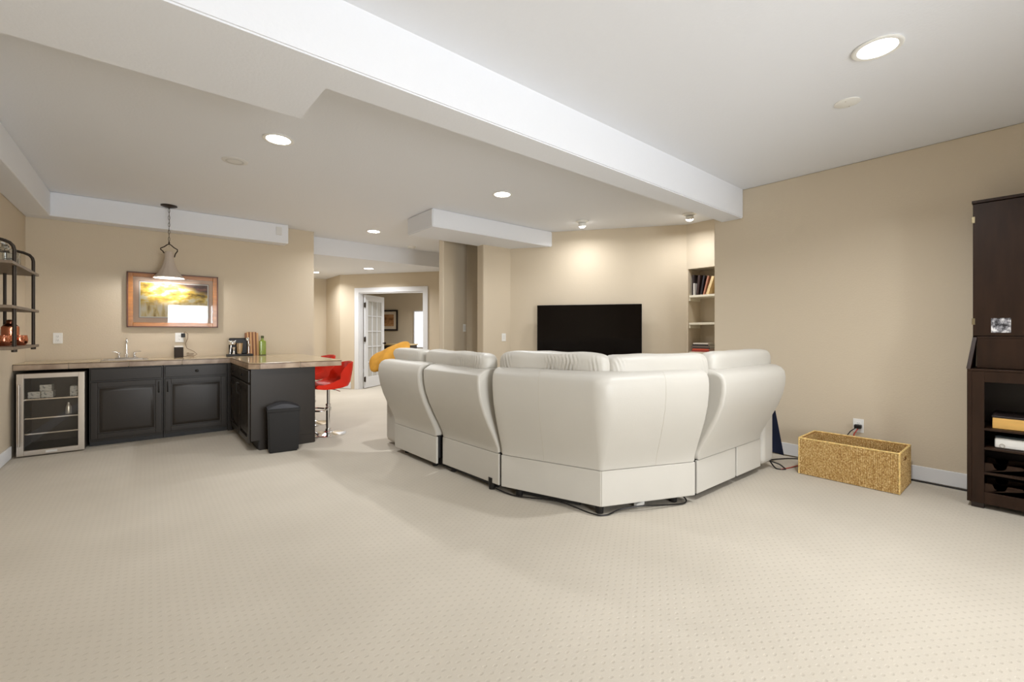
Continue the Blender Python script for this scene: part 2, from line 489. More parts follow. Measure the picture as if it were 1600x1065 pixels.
bm = new(); bx(bm, DWD - sx, DWD, -T, 0, 0.012, DH, .003); obj('stile', bm, TRIM, door)
bm = new(); bx(bm, sx, DWD - sx, -T, 0, 0.012, bot, .003); obj('rail', bm, TRIM, door)
bm = new(); bx(bm, sx, DWD - sx, -T, 0, DH - top, DH, .003); obj('rail', bm, TRIM, door)
pw = (gx1 - gx0 - mw * (nx_ - 1)) / nx_; ph = (gz1 - gz0 - mw * (nz_ - 1)) / nz_
for i in range(1, nx_):
    bm = new(); x = gx0 + i * pw + (i - 1) * mw; bx(bm, x, x + mw, -T + .003, -.003, gz0, gz1); obj('muntin', bm, TRIM, door)
for j in range(1, nz_):
    bm = new(); z = gz0 + j * ph + (j - 1) * mw; bx(bm, gx0, gx1, -T + .004, -.004, z, z + mw); obj('muntin', bm, TRIM, door)
for i in range(nx_):
    for j in range(nz_):
        bm = new(); x = gx0 + i * (pw + mw); z = gz0 + j * (ph + mw); bx(bm, x, x + pw, -.020, -.015, z, z + ph); obj('pane', bm, FROST, door)
for z in (.20, 1.05, 1.78):
    bm = new(); bx(bm, -.028, .012, -T - .012, -T + .012, z - .05, z + .05, .003); tube(bm, [(-.012, -T - .012, z - .06), (-.012, -T - .012, z + .06)], .008); obj('hinge', bm, BRONZE, door)
bm = new(); tube(bm, [(DWD - .06, -T, .95), (DWD - .06, -T - .03, .95)], .010); lathe(bm, [(0, -.028), (.02, -.024), (.028, 0), (.02, .024), (0, .028)], (DWD - .06, -T - .055, .95), 16)
obj('knob', bm, BRONZE, door)

# ---- far room: window, picture, low desk
f1, f2 = dwp(-0.49, 3.3), dwp(-.20, 3.3)
BRIGHT = mat('daylit_window_pane', s(240, 244, 252), 0.3, emit=1.6)
WK = .05
t = thing('window_1', 'bright daylit window on the wall of the room beyond the french door', 'window', (*dwp(WK, 3.29), .76), R(-54), kind='structure')
bm = new()
for a, b, z0, z1 in ((0, .03, 0, 1.05), (.62, .66, 0, 1.05), (.03, .62, 0, .03), (.03, .62, 1.02, 1.05)): bx(bm, a, b, -.03, 0, z0, z1)
obj('frame', bm, TRIM, t)
bm = new(); bx(bm, .03, .62, -.012, -.004, .03, 1.02); obj('pane', bm, BRIGHT, t)
PICM = mat('cream_mat_board', s(226, 212, 192), 0.8)
t = thing('picture_frame', 'black framed print with two brown panels on the wall beyond the french door', 'picture', (*dwp(-1.40, 3.295), 1.245), R(-54))
bm = new(); FW = 0.94; FH = .60
for a, b, z0, z1 in ((0, .045, 0, FH), (FW - .045, FW, 0, FH), (.045, FW - .045, 0, .045), (.045, FW - .045, FH - .045, FH)): bx(bm, a, b, -.03, 0, z0, z1)
obj('frame', bm, mat('black_picture_frame', s(34, 24, 20), .4), t)
bm = new(); bx(bm, .045, FW - .045, -.014, -.004, .045, FH - .045); obj('mat_board', bm, PICM, t)
BRN = mat_print('brown_sketch_print', [(.35, s(112, 74, 44)), (.5, s(176, 128, 84)), (.65, s(206, 164, 118))], (1, 1, 1.5))
for a in (.13, .50):
    bm = new(); bx(bm, a, a + .31, -.018, -.0145, .13, .47); obj('print', bm, BRN, t)
t = thing('desk', 'low light wood desk in the room beyond the french door', 'desk', (*dwp(0, 2.55), 0), R(-54))
OAK = mat('light_oak', s(196, 172, 124), .5, noise_scale=5, var=.1)
bm = new(); bx(bm, -.43, .43, -.25, .25, .855, .89, .004); obj('desk_top', bm, OAK, t)
bm = new(); bx(bm, -.40, .40, -.23, .23, .76, .853); obj('apron', bm, ESPRESSO_IN, t)
for x in (-.40, .34):
    for y in (-.23, .17):
        bm = new(); bx(bm, x, x + .06, y, y + .06, 0, .759); obj('leg', bm, OAK, t)

# ---------------------------------------------------------------- ceiling fittings
def downlight(x, y, z, label, power=9, r=.085):
    t = thing('recessed_light', label, 'light', (x, y, z), group='recessed ceiling lights')
    bm = new(); lathe(bm, [(r, -.001), (r + .022, -.001), (r + .024, -.006), (r + .016, -.011), (r, -.008), (r, -.001)], seg=32); obj('trim_ring', bm, WHITEPL, t)
    bm = new(); lathe(bm, [(0, -.004), (r, -.004)], seg=32); obj('lens', bm, BULB, t)
    area('downlight', (x, y, z - .02), (0, 0, -1), r * 1.8, 0, power, WARM, 150, 'DISK')
    return t


downlight(2.938, .556, H, 'large recessed light beside the blank round cover, nearest the viewer', 24)
downlight(.80, .45, H, 'unseen fill light added over the near left of the room', 2)  # unseen lamp added for even fill light
downlight(.80, -1.50, H, 'unseen fill light added before the patio door', 6)  # added lamp, evens the brightness near the patio door
downlight(2.94, -1.50, H, 'unseen fill light added behind the viewer near the cabinet wall', 8)  # added lamp, brightens the right wall from out of view
downlight(.766, 3.759, H, 'recessed light in front of the bar behind the long beam', 16)
downlight(2.934, 3.719, H, 'recessed light between the long beam and the short ceiling box', 18)
downlight(2.549, 6.293, H, 'recessed light before the hall beyond the bar', 18)
downlight(3.224, 8.206, HL, 'recessed light in the lowered hall ceiling before the french door', 18)
downlight(2.575, 9.40, HL, 'small recessed light half hidden behind the bar wall edge', 14)
downlight(5.6, 9.6, HL, 'unseen fill light added in the room beyond the french door', 34)  # unseen lamp added to brighten the far room

EYE = mat('lamp_glow_spot', (1.0, .96, .88), .5, emit=22)
tvn = Vector((-.8018, -.5976, 0))
for x, y, lab in ((4.47, 3.94, 'white eyeball spotlight aimed at the wall above the television'), (5.24, 2.84, 'white eyeball spotlight near the bookshelf niche')):
    t = thing('spotlight', lab, 'light', (x, y, H), group='eyeball spotlights')
    bm = new(); lathe(bm, [(0, -.002), (.085, -.002), (.083, -.010), (.06, -.016), (.058, -.024), (0, -.03)], seg=28); obj('base', bm, WHITEPL, t)
    dirv = (-tvn * .35 + Vector((0, 0, -.9))).normalized()
    Mx = dirv.to_track_quat('Z', 'Y').to_matrix().to_4x4()
    bm = new(); lathe(bm, [(0, -.03), (.045, -.02), (.052, .02), (.045, .024), (.043, .018)], seg=24); bmesh.ops.transform(bm, matrix=Matrix.Translation((0, 0, -.042)) @ Mx, verts=bm.verts)
    obj('lamp_head', bm, WHITEPL, t)
    bm = new(); lathe(bm, [(0, .052), (.024, .048), (.040, .036), (.043, .026)], seg=24); bmesh.ops.transform(bm, matrix=Matrix.Translation((0, 0, -.042)) @ Mx, verts=bm.verts)
    obj('bulb', bm, EYE, t)
    area('wall_wash', Vector((x, y, H - .042)) + dirv * .075, -tvn * .12 + Vector((0, 0, -1)), .10, 0, 7, WARM, 165, 'DISK')


def disc(name, x, y, z, r, label, cat, m=CEIL, h=.008, grille=False):
    t = thing(name, label, cat, (x, y, z))
    bm = new(); lathe(bm, [(0, -h), (r * .8, -h), (r, -h * .4), (r, -.0005)], seg=32); obj('cover', bm, m, t)
    if grille:
        bm = new(); lathe(bm, [(r * .55, -h - .001), (r * .62, -h - .004), (r * .7, -h - .001)], seg=32); obj('ring', bm, mat('light_grey_plastic', s(205, 204, 200), .5), t)
    return t


t = disc('ceiling_cover', 3.491, .813, H, .07, 'blank round white cover plate beside the large recessed light', 'cover plate', WHITEPL, .010)
for k in (-1, 1):
    bm = new(); lathe(bm, [(0, -.008), (.003, -.008), (.003, -.006)], (k * .045, 0, -.004), 10); obj('screw', bm, STEEL, t)
disc('ceiling_speaker', .572, 4.477, H, .10, 'round grey-white ceiling speaker near the bar recessed light', 'speaker', mat('speaker_mesh', s(226, 225, 222), .7), .008, True)
t = disc('smoke_detector', 3.513, 7.003, H, .075, 'white smoke detector by the edge of the lowered hall ceiling', 'detector', WHITEPL, .03, True)
# blank plate on the soffit
bm = new(); bx(bm, 1.335, 1.405, 6.682, 6.689, 2.535, 2.645, .002)
single('wall_plate', bm, mat('painted_plate', s(222, 221, 218), .6), 'small blank plate near the end of the bar soffit', 'plate')

# ---------------------------------------------------------------- switches and outlets
def plate(name, x, y, z, rot, label, cat, kind='outlet', w=.075, h=.118):
    t = thing(name, label, cat, (x, y, z), rot)
    bm = new(); bx(bm, -w / 2, w / 2, -.007, -.001, -h / 2, h / 2, .002); obj('cover_plate', bm, WHITEPL, t)
    if kind == 'outlet':
        for dz in (-.021, .021):
            bm = new(); bx(bm, -.016, .016, -.009, -.0065, dz - .013, dz + .013, .002); o = obj('socket', bm, WHITEPL, t)
            bm = new()
            for dx in (-.006, .006): bx(bm, dx - .001, dx + .001, -.0098, -.0088, dz - .002, dz + .006)
            bx(bm, -.002, .002, -.0098, -.0088, dz - .010, dz - .006); obj('slot', bm, BLACKPL, o)
    else:
        n = 2 if w > .1 else 1
        for i in range(n):
            cx = 0 if n == 1 else (-.023 + .046 * i)
            bm = new(); bx(bm, cx - .016, cx + .016, -.010, -.0065, -.033, .033, .002); obj('rocker', bm, mat('off_white_plastic', s(226, 224, 218), .35), t)
    return t


plate('wall_outlet', -.777, 6.9, 1.135, 0, 'white wall outlet between the pipe shelf and the picture', 'outlet')
plate('wall_outlet', .288, 6.9, 1.135, 0, 'white wall outlet under the picture with a black adapter in it', 'outlet', w=.085)
plate('light_switch', 4.103, 5.17, 1.125, 0, 'white single light switch just left of the television wall', 'switch', 'switch')
plate('light_switch', 3.175 + math.cos(a365) * .83, 5.35 + math.sin(a365) * .83, 1.27, a365, 'double light switch in the shadowed recess behind the sofa', 'switch', 'switch', w=.115)
ow = plate('wall_outlet', 4.784, 1.035, .385, R(-90), 'low wall outlet above the basket with a black plug in it', 'outlet')

# ---------------------------------------------------------------- cabinets of the wet bar
def raised_panel(bm, x0, x1, z0, z1, y=0.0, th=.02):
    """front of a door: frame proud, bevelled centre panel. front faces -y at y-th"""
    f = .055
    bx(bm, x0, x0 + f, y - th, y, z0, z1, .003); bx(bm, x1 - f, x1, y - th, y, z0, z1, .003)
    bx(bm, x0 + f - .001, x1 - f + .001, y - th, y, z0, z0 + f, .003); bx(bm, x0 + f - .001, x1 - f + .001, y - th, y, z1 - f, z1, .003)
    bx(bm, x0 + f - .002, x1 - f + .002, y - th * .12, y, z0 + f - .002, z1 - f + .002)
    g = .012; k = .035
    a = [(x0 + f + g, z0 + f + g), (x1 - f - g, z0 + f + g), (x1 - f - g, z1 - f - g), (x0 + f + g, z1 - f - g)]
    b = [(x0 + f + g + k, z0 + f + g + k), (x1 - f - g - k, z0 + f + g + k), (x1 - f - g - k, z1 - f - g - k), (x0 + f + g + k, z1 - f - g - k)]
    A = [bm.verts.new((p[0], y - th * .12, p[1])) for p in a]; B = [bm.verts.new((p[0], y - th * .95, p[1])) for p in b]
    for i in range(4): bm.faces.new((A[i], A[(i + 1) % 4], B[(i + 1) % 4], B[i]))
    bm.faces.new(B)


def pull(parent, x, y, z, L=.11, vertical=True):
    bm = new(); h = L / 2
    pts = [(0, 0, -h), (0, -.022, -h), (0, -.028, -h + .012), (0, -.028, h - .012), (0, -.022, h), (0, 0, h)]
    if not vertical: pts = [(p[2], p[1], 0) for p in pts]
    tube(bm, [(x + p[0], y + p[1], z + p[2]) for p in pts], .0055, 8)
    return obj('handle', bm, mat('black_metal_pull', s(62, 60, 58), .3, .8), parent)


def knob(parent, x, y, z):
    bm = new(); lathe(bm, [(0, 0), (.006, 0), (.006, .012), (.015, .018), (.016, .025), (.010, .03), (0, .031)], seg=16)
    bmesh.ops.transform(bm, matrix=Matrix.Translation((x, y, z)) @ Matrix.Rotation(R(90), 4, 'X'), verts=bm.verts)
    return obj('knob', bm, mat('black_metal_pull', s(62, 60, 58), .3, .8), parent)


ZT = .826
def cabinet(label, loc, rot, wdt, depth, kick=.05, drawer=True, hside=1, knobbed=True, kickin=.05, ends=()):
    t = thing('base_cabinet', label, 'cabinet', loc, rot, group='black base cabinets of the wet bar')
    bm = new(); bx(bm, 0, wdt, 0, depth, kick, ZT, .002); obj('body', bm, BLACKPAINT, t)
    bm = new(); bx(bm, 0.001, wdt - .001, kickin, depth, 0.001, kick - .0005); obj('toe_kick', bm, DARKGAP, t)
    g = .012
    bm = new(); bx(bm, g, wdt - g, -.020, -.0005, .69, ZT - .012, .004)
    dr = obj('drawer', bm, BLACKPAINT, t)
    if knobbed: knob(dr, wdt / 2, -.02, .752)
    bm = new(); raised_panel(bm, g, wdt - g, .075, .672, -.0005)
    dd = obj('door', bm, BLACKPAINT, t)
    hx = wdt - g - .025 if hside > 0 else g + .025
    pull(dd, hx, -.02, .585)
    return t


YF = 6.345
cabinet('black base cabinet under the sink, next to the beverage fridge', (-.487, YF, 0), 0, .605, .55, knobbed=False, hside=1, kickin=.03)
cabinet('black base cabinet with a knobbed drawer, between sink cabinet and inner corner', (.122, YF, 0), 0, .612, .55, hside=-1, kickin=.03)
XP = .785
cabinet('black peninsula cabinet in the inner corner of the bar', (XP, 6.30, 0), R(-90), .60, .60, kick=.10, hside=1, kickin=.07)
cabinet('black peninsula cabinet at its front end beside the bin', (XP, 5.697, 0), R(-90), .60, .60, kick=.10, hside=-1, kickin=.07)
bm = new(); bx(bm, XP, 1.39, 5.078, 5.094, .10, ZT, .002); bx(bm, .86, 1.39, 5.078, 5.094, .001, .10)
single('end_panel', bm, BLACKPAINT, 'plain black end panel of the peninsula behind the trash bin', 'panel')
bm = new(); bx(bm, 1.386, 1.402, 5.095, 6.89, .001, ZT, .002)
single('back_panel', bm, BLACKPAINT, 'plain black back panel of the peninsula beside the red stools', 'panel')
bm = new(); bx(bm, .736, .783, YF, 6.36, .0, ZT)
single('corner_filler', bm, BLACKPAINT, 'narrow black filler strip in the inner corner of the bar cabinets', 'filler strip')

# countertop
CT = .892; CB = .832; TT = .008
YC = 6.318
ct = thing('countertop', 'l-shaped stone tile countertop with brown edge tiles on the wet bar', 'countertop', (0, 6.4, CB))
bm = new()
SX0, SX1, SY0, SY1 = -.40, -.02, 6.44, 6.80      # sink hole
e = .008
bx(bm, -1.018, SX0, YC + e, 6.898, CB, CT - TT); bx(bm, SX1, .773, YC + e, 6.898, CB, CT - TT)
bx(bm, SX0, SX1, YC + e, SY0, CB, CT - TT); bx(bm, SX0, SX1, SY1, 6.898, CB, CT - TT)
prism(bm, [(.773, 5.10), (.862, 5.038), (1.658, 5.038), (1.658, 6.898), (.773, 6.898)], CB, CT - TT)
obj('core', bm, GROUT, ct, world=True)
gap = .003


def toptile(x0, x1, y0, y1, poly=None):
    bm = new()
    if poly: prism(bm, poly, CT - TT, CT)
    else: bx(bm, x0 + gap / 2, x1 - gap / 2, y0 + gap / 2, y1 - gap / 2, CT - TT, CT - random.uniform(0, .0006), .0015, seg=1)
    obj('tile', bm, TILE_TOP, ct, world=True)


xs = [-1.018, -.637, -.40, -.02, .30, .773]
for a, b in zip(xs, xs[1:]):
    if a == -.40:
        toptile(a, b, YC, SY0 - .002); toptile(a, b, SY1 + .002, 6.898)
    else:
        toptile(a, b, YC, 6.62); toptile(a, b, 6.62, 6.898)
ys = [5.030, 5.49, 5.95, 6.41, 6.898]
for i, (a, b) in enumerate(zip(ys, ys[1:])):
    for j, (c, d) in enumerate(((.765, 1.233), (1.233, 1.666))):
        if i == 0 and j == 0:
            toptile(0, 0, 0, 0, [(.767, 5.098), (.86, 5.032), (1.231, 5.032), (1.231, 5.488), (.767, 5.488)])
        else: toptile(c, d, a, b)


def edgetile(p0, p1):
    M, L, a = seg_mat(p0, p1); bm = new(); bx(bm, gap, L - gap, 0, e, CB - .004, CT - TT - .004, .002, M=M, seg=1)
    obj('edge_tile', bm, TILE_EDGE, ct, world=True)
    bm = new(); bx(bm, 0, L, -.002, e - .001, CT - TT - .0038, CT - TT + .0005, M=M); obj('edge_shade_strip', bm, mat('painted_edge_shade', s(88, 66, 50), .5), ct, world=True)  # dark strip painted as the shadow line below the top tiles


ex = [-1.018, -.637, -.176, .289, .765]
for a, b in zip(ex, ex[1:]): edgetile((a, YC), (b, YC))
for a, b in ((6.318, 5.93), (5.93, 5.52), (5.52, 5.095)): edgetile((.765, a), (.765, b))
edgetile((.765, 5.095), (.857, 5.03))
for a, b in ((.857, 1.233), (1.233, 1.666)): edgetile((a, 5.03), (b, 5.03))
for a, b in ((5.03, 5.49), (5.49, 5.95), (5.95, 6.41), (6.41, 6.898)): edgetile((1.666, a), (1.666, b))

# sink + faucet
sk = thing('sink', 'stainless drop-in bar sink with a raised rim', 'sink', (-.21, 6.62, CT))
bm = new()
for a, b, c, d in ((-.405, -.365, 6.435, 6.805), (-.055, -.015, 6.435, 6.805), (-.365, -.055, 6.435, 6.465), (-.365, -.055, 6.74, 6.805)): bx(bm, a, b, c, d, CT, CT + .006, .002)
obj('rim', bm, STEEL, sk, world=True)
bm = new()
bx(bm, -.365, -.362, 6.465, 6.74, CB + .01, CT); bx(bm, -.058, -.055, 6.465, 6.74, CB + .01, CT); bx(bm, -.362, -.058, 6.465, 6.468, CB + .01, CT); bx(bm, -.362, -.058, 6.737, 6.74, CB + .01, CT)
bx(bm, -.365, -.055, 6.465, 6.74, CB + .004, CB + .010)
obj('basin', bm, STEEL, sk, world=True)
fa = thing('faucet', 'chrome gooseneck bar faucet with two lever handles at the sink', 'faucet', (-.204, 6.775, CT + .006))
bm = new(); bx(bm, -.10, .10, -.022, .022, 0, .012, .004); obj('base_plate', bm, CHROME, fa)
bm = new(); lathe(bm, [(.018, .012), (.016, .03), (.011, .05), (.010, .12)], seg=16)
pts = [(0, 0, .11)] + [(0, -.05 + .05 * math.cos(a), .17 + .055 * math.sin(a)) for a in [PI * k / 10 for k in range(0, 11)]] + [(0, -.10, .145)]
tube(bm, pts, .010, 10); obj('spout', bm, CHROME, fa)
for k in (-1, 1):
    bm = new(); lathe(bm, [(.017, .012), (.013, .03), (.010, .045), (.016, .055), (.012, .068), (0, .072)], (k * .068, 0, 0), 16); o = obj('valve', bm, CHROME, fa)
    bm = new(); tube(bm, [(k * .068, 0, .062), (k * .10, -.004, .078), (k * .128, -.008, .080)], [.006, .005, .007], 8); obj('lever', bm, CHROME, o)

# beverage fridge
fr = thing('beverage_fridge', 'stainless framed glass door beverage fridge under the end of the counter', 'fridge', (-.744, 6.215, 0), R(-1.5))
bm = new(); w = .235
bx(bm, -w, -w + .02, .045, .50, .02, .80); bx(bm, w - .02, w, .045, .50, .02, .80); bx(bm, -w + .02, w - .02, .48, .50, .02, .80)
bx(bm, -w + .02, w - .02, .045, .48, .78, .80); bx(bm, -w + .02, w - .02, .045, .48, .02, .06)
obj('cabinet_body', bm, mat('brown_black_fridge_liner', s(52, 44, 38), .5), fr)
for x in (-.19, .19):
    for y in (.09, .45):
        bm = new(); lathe(bm, [(.015, 0), (.018, .02)], (x, y, 0), 12); obj('foot', bm, BLACKPL, fr)
bm = new(); f = .048
for a, b, z0, z1 in ((-w, -w + f, .012, .80), (w - f, w, .012, .80), (-w + f, w - f, .012, .06), (-w + f, w - f, .755, .80)): bx(bm, a, b, 0, .04, z0, z1, .002)
dr = obj('door', bm, STEEL, fr)
bm = new(); bx(bm, -w + f, w - f, .015, .020, .06, .755); obj('glass', bm, SMOKE, dr)
bm = new(); tube(bm, [(-w + .022, -.03, .11), (-w + .022, -.03, .70)], .008, 10)
for z in (.13, .68): tube(bm, [(-w + .022, 0, z), (-w + .022, -.03, z)], .006, 8)
obj('handle', bm, STEEL, dr)
bm = new(); bx(bm, -.04, .04, -.003, 0, .026, .046, .001); obj('badge', bm, mat('silver_badge', s(226, 226, 224), .3, .6), dr)
for z in (.545, .36, .21):
    bm = new()
    for i in range(9): tube(bm, [(-.205 + i * .051, .05, z), (-.205 + i * .051, .47, z)], .0022, 5)
    bx(bm, -.213, .213, .048, .054, z - .006, z + .006)
    obj('shelf', bm, CHROME, fr)
BOXM = mat_print('pale_printed_carton', [(.38, s(120, 128, 130)), (.46, s(226, 228, 224)), (.7, s(240, 240, 236))], (14, 14, 22))
for i, (x, z, lab) in enumerate(((-.135, .552, 'pale printed carton lying at the near end of the top fridge shelf'), (-.045, .552, 'pale printed carton lying second on the top fridge shelf'),
                                 (-.055, .617, 'pale printed carton stacked above the others in the fridge'))):
    bm = new(); bx(bm, -.042, .042, -.06, .06, 0, .062, .002)
    o = single('drink_carton', bm, BOXM, lab, 'carton', 'drink cartons in the fridge'); p = fr.matrix_world
    o.location = Matrix.Translation(fr.location) @ rz(R(-1.5)) @ Vector((x, .16, z)); o.rotation_euler = (0, 0, R(-1.5))
bm = new(); bx(bm, -.03, .03, -.05, .05, 0, .10, .002); o = single('drink_carton', bm, BOXM, 'pale printed carton standing upright by the fridge shelf end', 'carton', 'drink cartons in the fridge')
o.location = Matrix.Translation(fr.location) @ rz(R(-1.5)) @ Vector((.145, .16, .552)); o.rotation_euler = (0, 0, R(-1.5))
bm = new(); lathe(bm, [(0, 0), (.022, 0), (.024, .01), (.024, .07), (.012, .095), (.012, .115), (0, .118)], seg=20)
o = single('small_bottle', bm, mat('silver_drink_foil', s(224, 222, 214), .25, .5), 'small pale bottle on the middle fridge shelf', 'bottle')
o.location = Matrix.Translation(fr.location) @ rz(R(-1.5)) @ Vector((.10, .15, .368))

# trash bin
tb = thing('trash_bin', 'black plastic trash bin with arched lid against the peninsula end panel', 'bin', (1.050, 4.936, 0), R(-8))
def frustum(bm, w0, d0, w1, d1, z0, z1, bev=.012):
    a = [(-w0 / 2, -d0 / 2), (w0 / 2, -d0 / 2), (w0 / 2, d0 / 2), (-w0 / 2, d0 / 2)]; b = [(-w1 / 2, -d1 / 2), (w1 / 2, -d1 / 2), (w1 / 2, d1 / 2), (-w1 / 2, d1 / 2)]
    A = [bm.verts.new((*p, z0)) for p in a]; B = [bm.verts.new((*p, z1)) for p in b]
    F = [bm.faces.new(A[::-1]), bm.faces.new(B)] + [bm.faces.new((A[i], A[(i + 1) % 4], B[(i + 1) % 4], B[i])) for i in range(4)]
    es = list({e_ for f_ in F for e_ in f_.edges}); bmesh.ops.bevel(bm, geom=es, offset=bev, segments=2, affect='EDGES')
bm = new(); frustum(bm, .268, .175, .29, .205, 0.001, .435); obj('bucket', bm, BLACKPL, tb)
bm = new(); frustum(bm, .297, .217, .300, .220, .405, .440, .006); obj('rim', bm, BLACKPL, tb)
bm = new(); n = 14; top_ = []; 
prof = [(-.145 + .29 * i / n, .440 + .045 * math.sin(PI * i / n)) for i in range(n + 1)]
for y in (-.10, .10):
    top_.append([bm.verts.new((x, y, z)) for x, z in prof] + [bm.verts.new((.145, y, .435)), bm.verts.new((-.145, y, .435))])
m_ = len(top_[0])
for i in range(m_): bm.faces.new((top_[0][i], top_[0][(i + 1) % m_], top_[1][(i + 1) % m_], top_[1][i]))
bm.faces.new(top_[0]); bm.faces.new(top_[1][::-1])
obj('lid', bm, mat('black_plastic_sheen', s(42, 43, 50), .22), tb)

# bar stools
def stool(x, y, label, dz=0, rot=0):
    t = thing('bar_stool', label, 'stool', (x, y, 0), rot, group='red bar stools behind the peninsula')
    # seat shell: strip profile in x (front at -x), z ; width in y
    prof = [(-.22, .575), (-.20, .600), (-.12, .598), (-.02, .592), (.08, .600), (.15, .635), (.20, .70), (.235, .77), (.25, .835), (.262, .852)]
    und = [(.278, .845), (.275, .78), (.262, .70), (.245, .62), (.215, .565), (.14, .548), (0, .545), (-.12, .550), (-.20, .560)]
    pts = prof + und
    bm = new(); rings = []; ny = 12
    for j in range(ny + 1):
        v = -1 + 2 * j / ny; row = []
        for i, (px, pz) in enumerate(pts):
            wd = .215 if px < .1 else .215 - (px - .1) * .35
            yy = wd * v
            cup = (min(.10, max(.005, (px + .12) * .32)) if px < .19 else max(0, (.262 - px) * 1.4)) * abs(v) ** 3 * (1 if i < len(prof) else .12)
            rnd = (1 - abs(v) ** 6 * .12)
            row.append(bm.verts.new((px * rnd - (.05 * abs(v) ** 2 if px > .12 else 0), yy, pz + dz + cup - (.02 * abs(v) ** 3 if pz > .8 else 0))))
        rings.append(row)
    n = len(pts)
    for j in range(ny):
        for i in range(n): bm.faces.new((rings[j][i], rings[j][(i + 1) % n], rings[j + 1][(i + 1) % n], rings[j + 1][i]))
    bm.faces.new(rings[0]); bm.faces.new(rings[-1][::-1])
    obj('seat', bm, RED, t, angle=60)
    bm = new(); lathe(bm, [(0, 0.001), (.195, 0.001), (.197, .010), (.17, .016), (.06, .030), (.035, .045), (.033, .07), (0, .07)], seg=36); obj('base', bm, CHROME, t)
    bm = new(); lathe(bm, [(.026, .06), (.026, .34), (.030, .345), (.030, .36), (.018, .362), (.018, .545 + dz)], seg=20); obj('pole', bm, CHROME, t)
    bm = new(); pts = [(-.03, .04, .30)] + [(-.10 + .09 * math.cos(a), .125 * math.sin(a), .30) for a in [PI * .45 + (PI * 1.1) * k / 12 for k in range(13)]] + [(-.03, -.04, .30)]
    tube(bm, pts, .010, 8); lathe(bm, [(.027, .28), (.034, .283), (.034, .317), (.027, .32)], seg=20); obj('footrest', bm, CHROME, t)
    bm = new(); tube(bm, [(.02, 0, .53 + dz), (.06, -.10, .525 + dz), (.08, -.17, .515 + dz)], .005, 6); obj('lever', bm, CHROME, t)
    bm = new(); lathe(bm, [(0, .535 + dz), (.09, .538 + dz), (.09, .547 + dz), (0, .549 + dz)], seg=20); obj('seat_plate', bm, BLACKPL, t)
    return t
stool(1.625, 5.37, 'red bucket bar stool on chrome base nearest the peninsula front edge')
stool(1.66, 6.12, 'red bucket bar stool standing farther back behind the other stool', .045, R(6))

# ---------------------------------------------------------------- things on the counter
Z0 = CT + .0005
bs = thing('bar_tool_set', 'black stand holding silver cocktail tools and shaker on the counter', 'bar tools', (.905, 6.66, Z0))
bm = new(); bx(bm, -.145, .145, -.055, .055, 0, .025, .004); obj('tray', bm, BLACKPL, bs)
bm = new(); bx(bm, -.115, .095, .035, .050, .025, .232, .012); obj('back_board', bm, BLACKPL, bs)
bm = new(); lathe(bm, [(0, .026), (.026, .026), (.030, .05), (.040, .165), (.042, .168), (.038, .166), (.028, .05), (0, .032)], (-.005, -.01, 0), 24); obj('shaker_cup', bm, mat('champagne_metal', s(210, 192, 168), .2, 1), bs)
bm = new(); tube(bm, [(-.11, -.02, .03), (-.095, -.02, .17)], .007, 8)
lathe(bm, [(0, .135), (.035, .150), (.042, .175), (.030, .195), (0, .20)], (-.085, -.022, 0), 20)
tube(bm, [(-.125, -.022, .20), (-.085, -.022, .185), (-.045, -.022, .20)], .006, 8); obj('strainer', bm, CHROME, bs)
bm = new(); lathe(bm, [(.016, .026), (.006, .07), (.018, .115), (.016, .115), (0, .075)], (-.07, -.03, 0), 16); obj('jigger', bm, CHROME, bs)
bm = new(); tube(bm, [(.098, -.02, .03), (.094, -.02, .20)], .006, 8); lathe(bm, [(0, .19), (.020, .20), (.024, .218), (.014, .235), (0, .238)], (.085, -.02, 0), 16)
lathe(bm, [(0, .12), (.016, .13), (.018, .15), (0, .16)], (.10, -.024, 0), 16); obj('muddler', bm, CHROME, bs)

cb = thing('cutting_board', 'striped two-tone wooden cutting board leaning upright on the bar wall', 'cutting board', (1.068, 6.80, Z0))
LW = mat('maple_strip', s(206, 160, 108), .5); DWD_ = mat('walnut_strip', s(134, 84, 50), .5)
ws = [.022, .018, .020, .018, .020, .018, .020, .022]; x = -sum(ws) / 2
lean = Matrix.Rotation(R(-9), 4, 'X')
for i, w_ in enumerate(ws):
    bm = new(); hh = .315 - (.012 if i in (0, len(ws) - 1) else 0)
    bx(bm, x, x + w_, 0, .018, 0, hh, .001, M=lean, seg=1); obj('strip', bm, LW if i % 2 else DWD_, cb); x += w_

gb = thing('glass_bottle', 'square green glass bottle with dark stopper beside the cutting board', 'bottle', (1.172, 6.70, Z0))
bm = new(); bx(bm, -.038, .038, -.038, .038, 0.004, .195, .012, seg=3); lathe(bm, [(.030, .190), (.018, .205), (.015, .215), (.015, .235)], seg=20); obj('body', bm, GREENGL, gb)
bm = new(); lathe(bm, [(0, .228), (.018, .230), (.019, .255), (.014, .262), (0, .262)], seg=20); obj('stopper', bm, mat('dark_olive_cap', s(66, 72, 36), .4), gb)
bm = new(); bx(bm, -.039, .039, -.039, .039, 0, .010, .003); obj('base', bm, mat('dark_olive_cap', s(66, 72, 36), .4), gb)

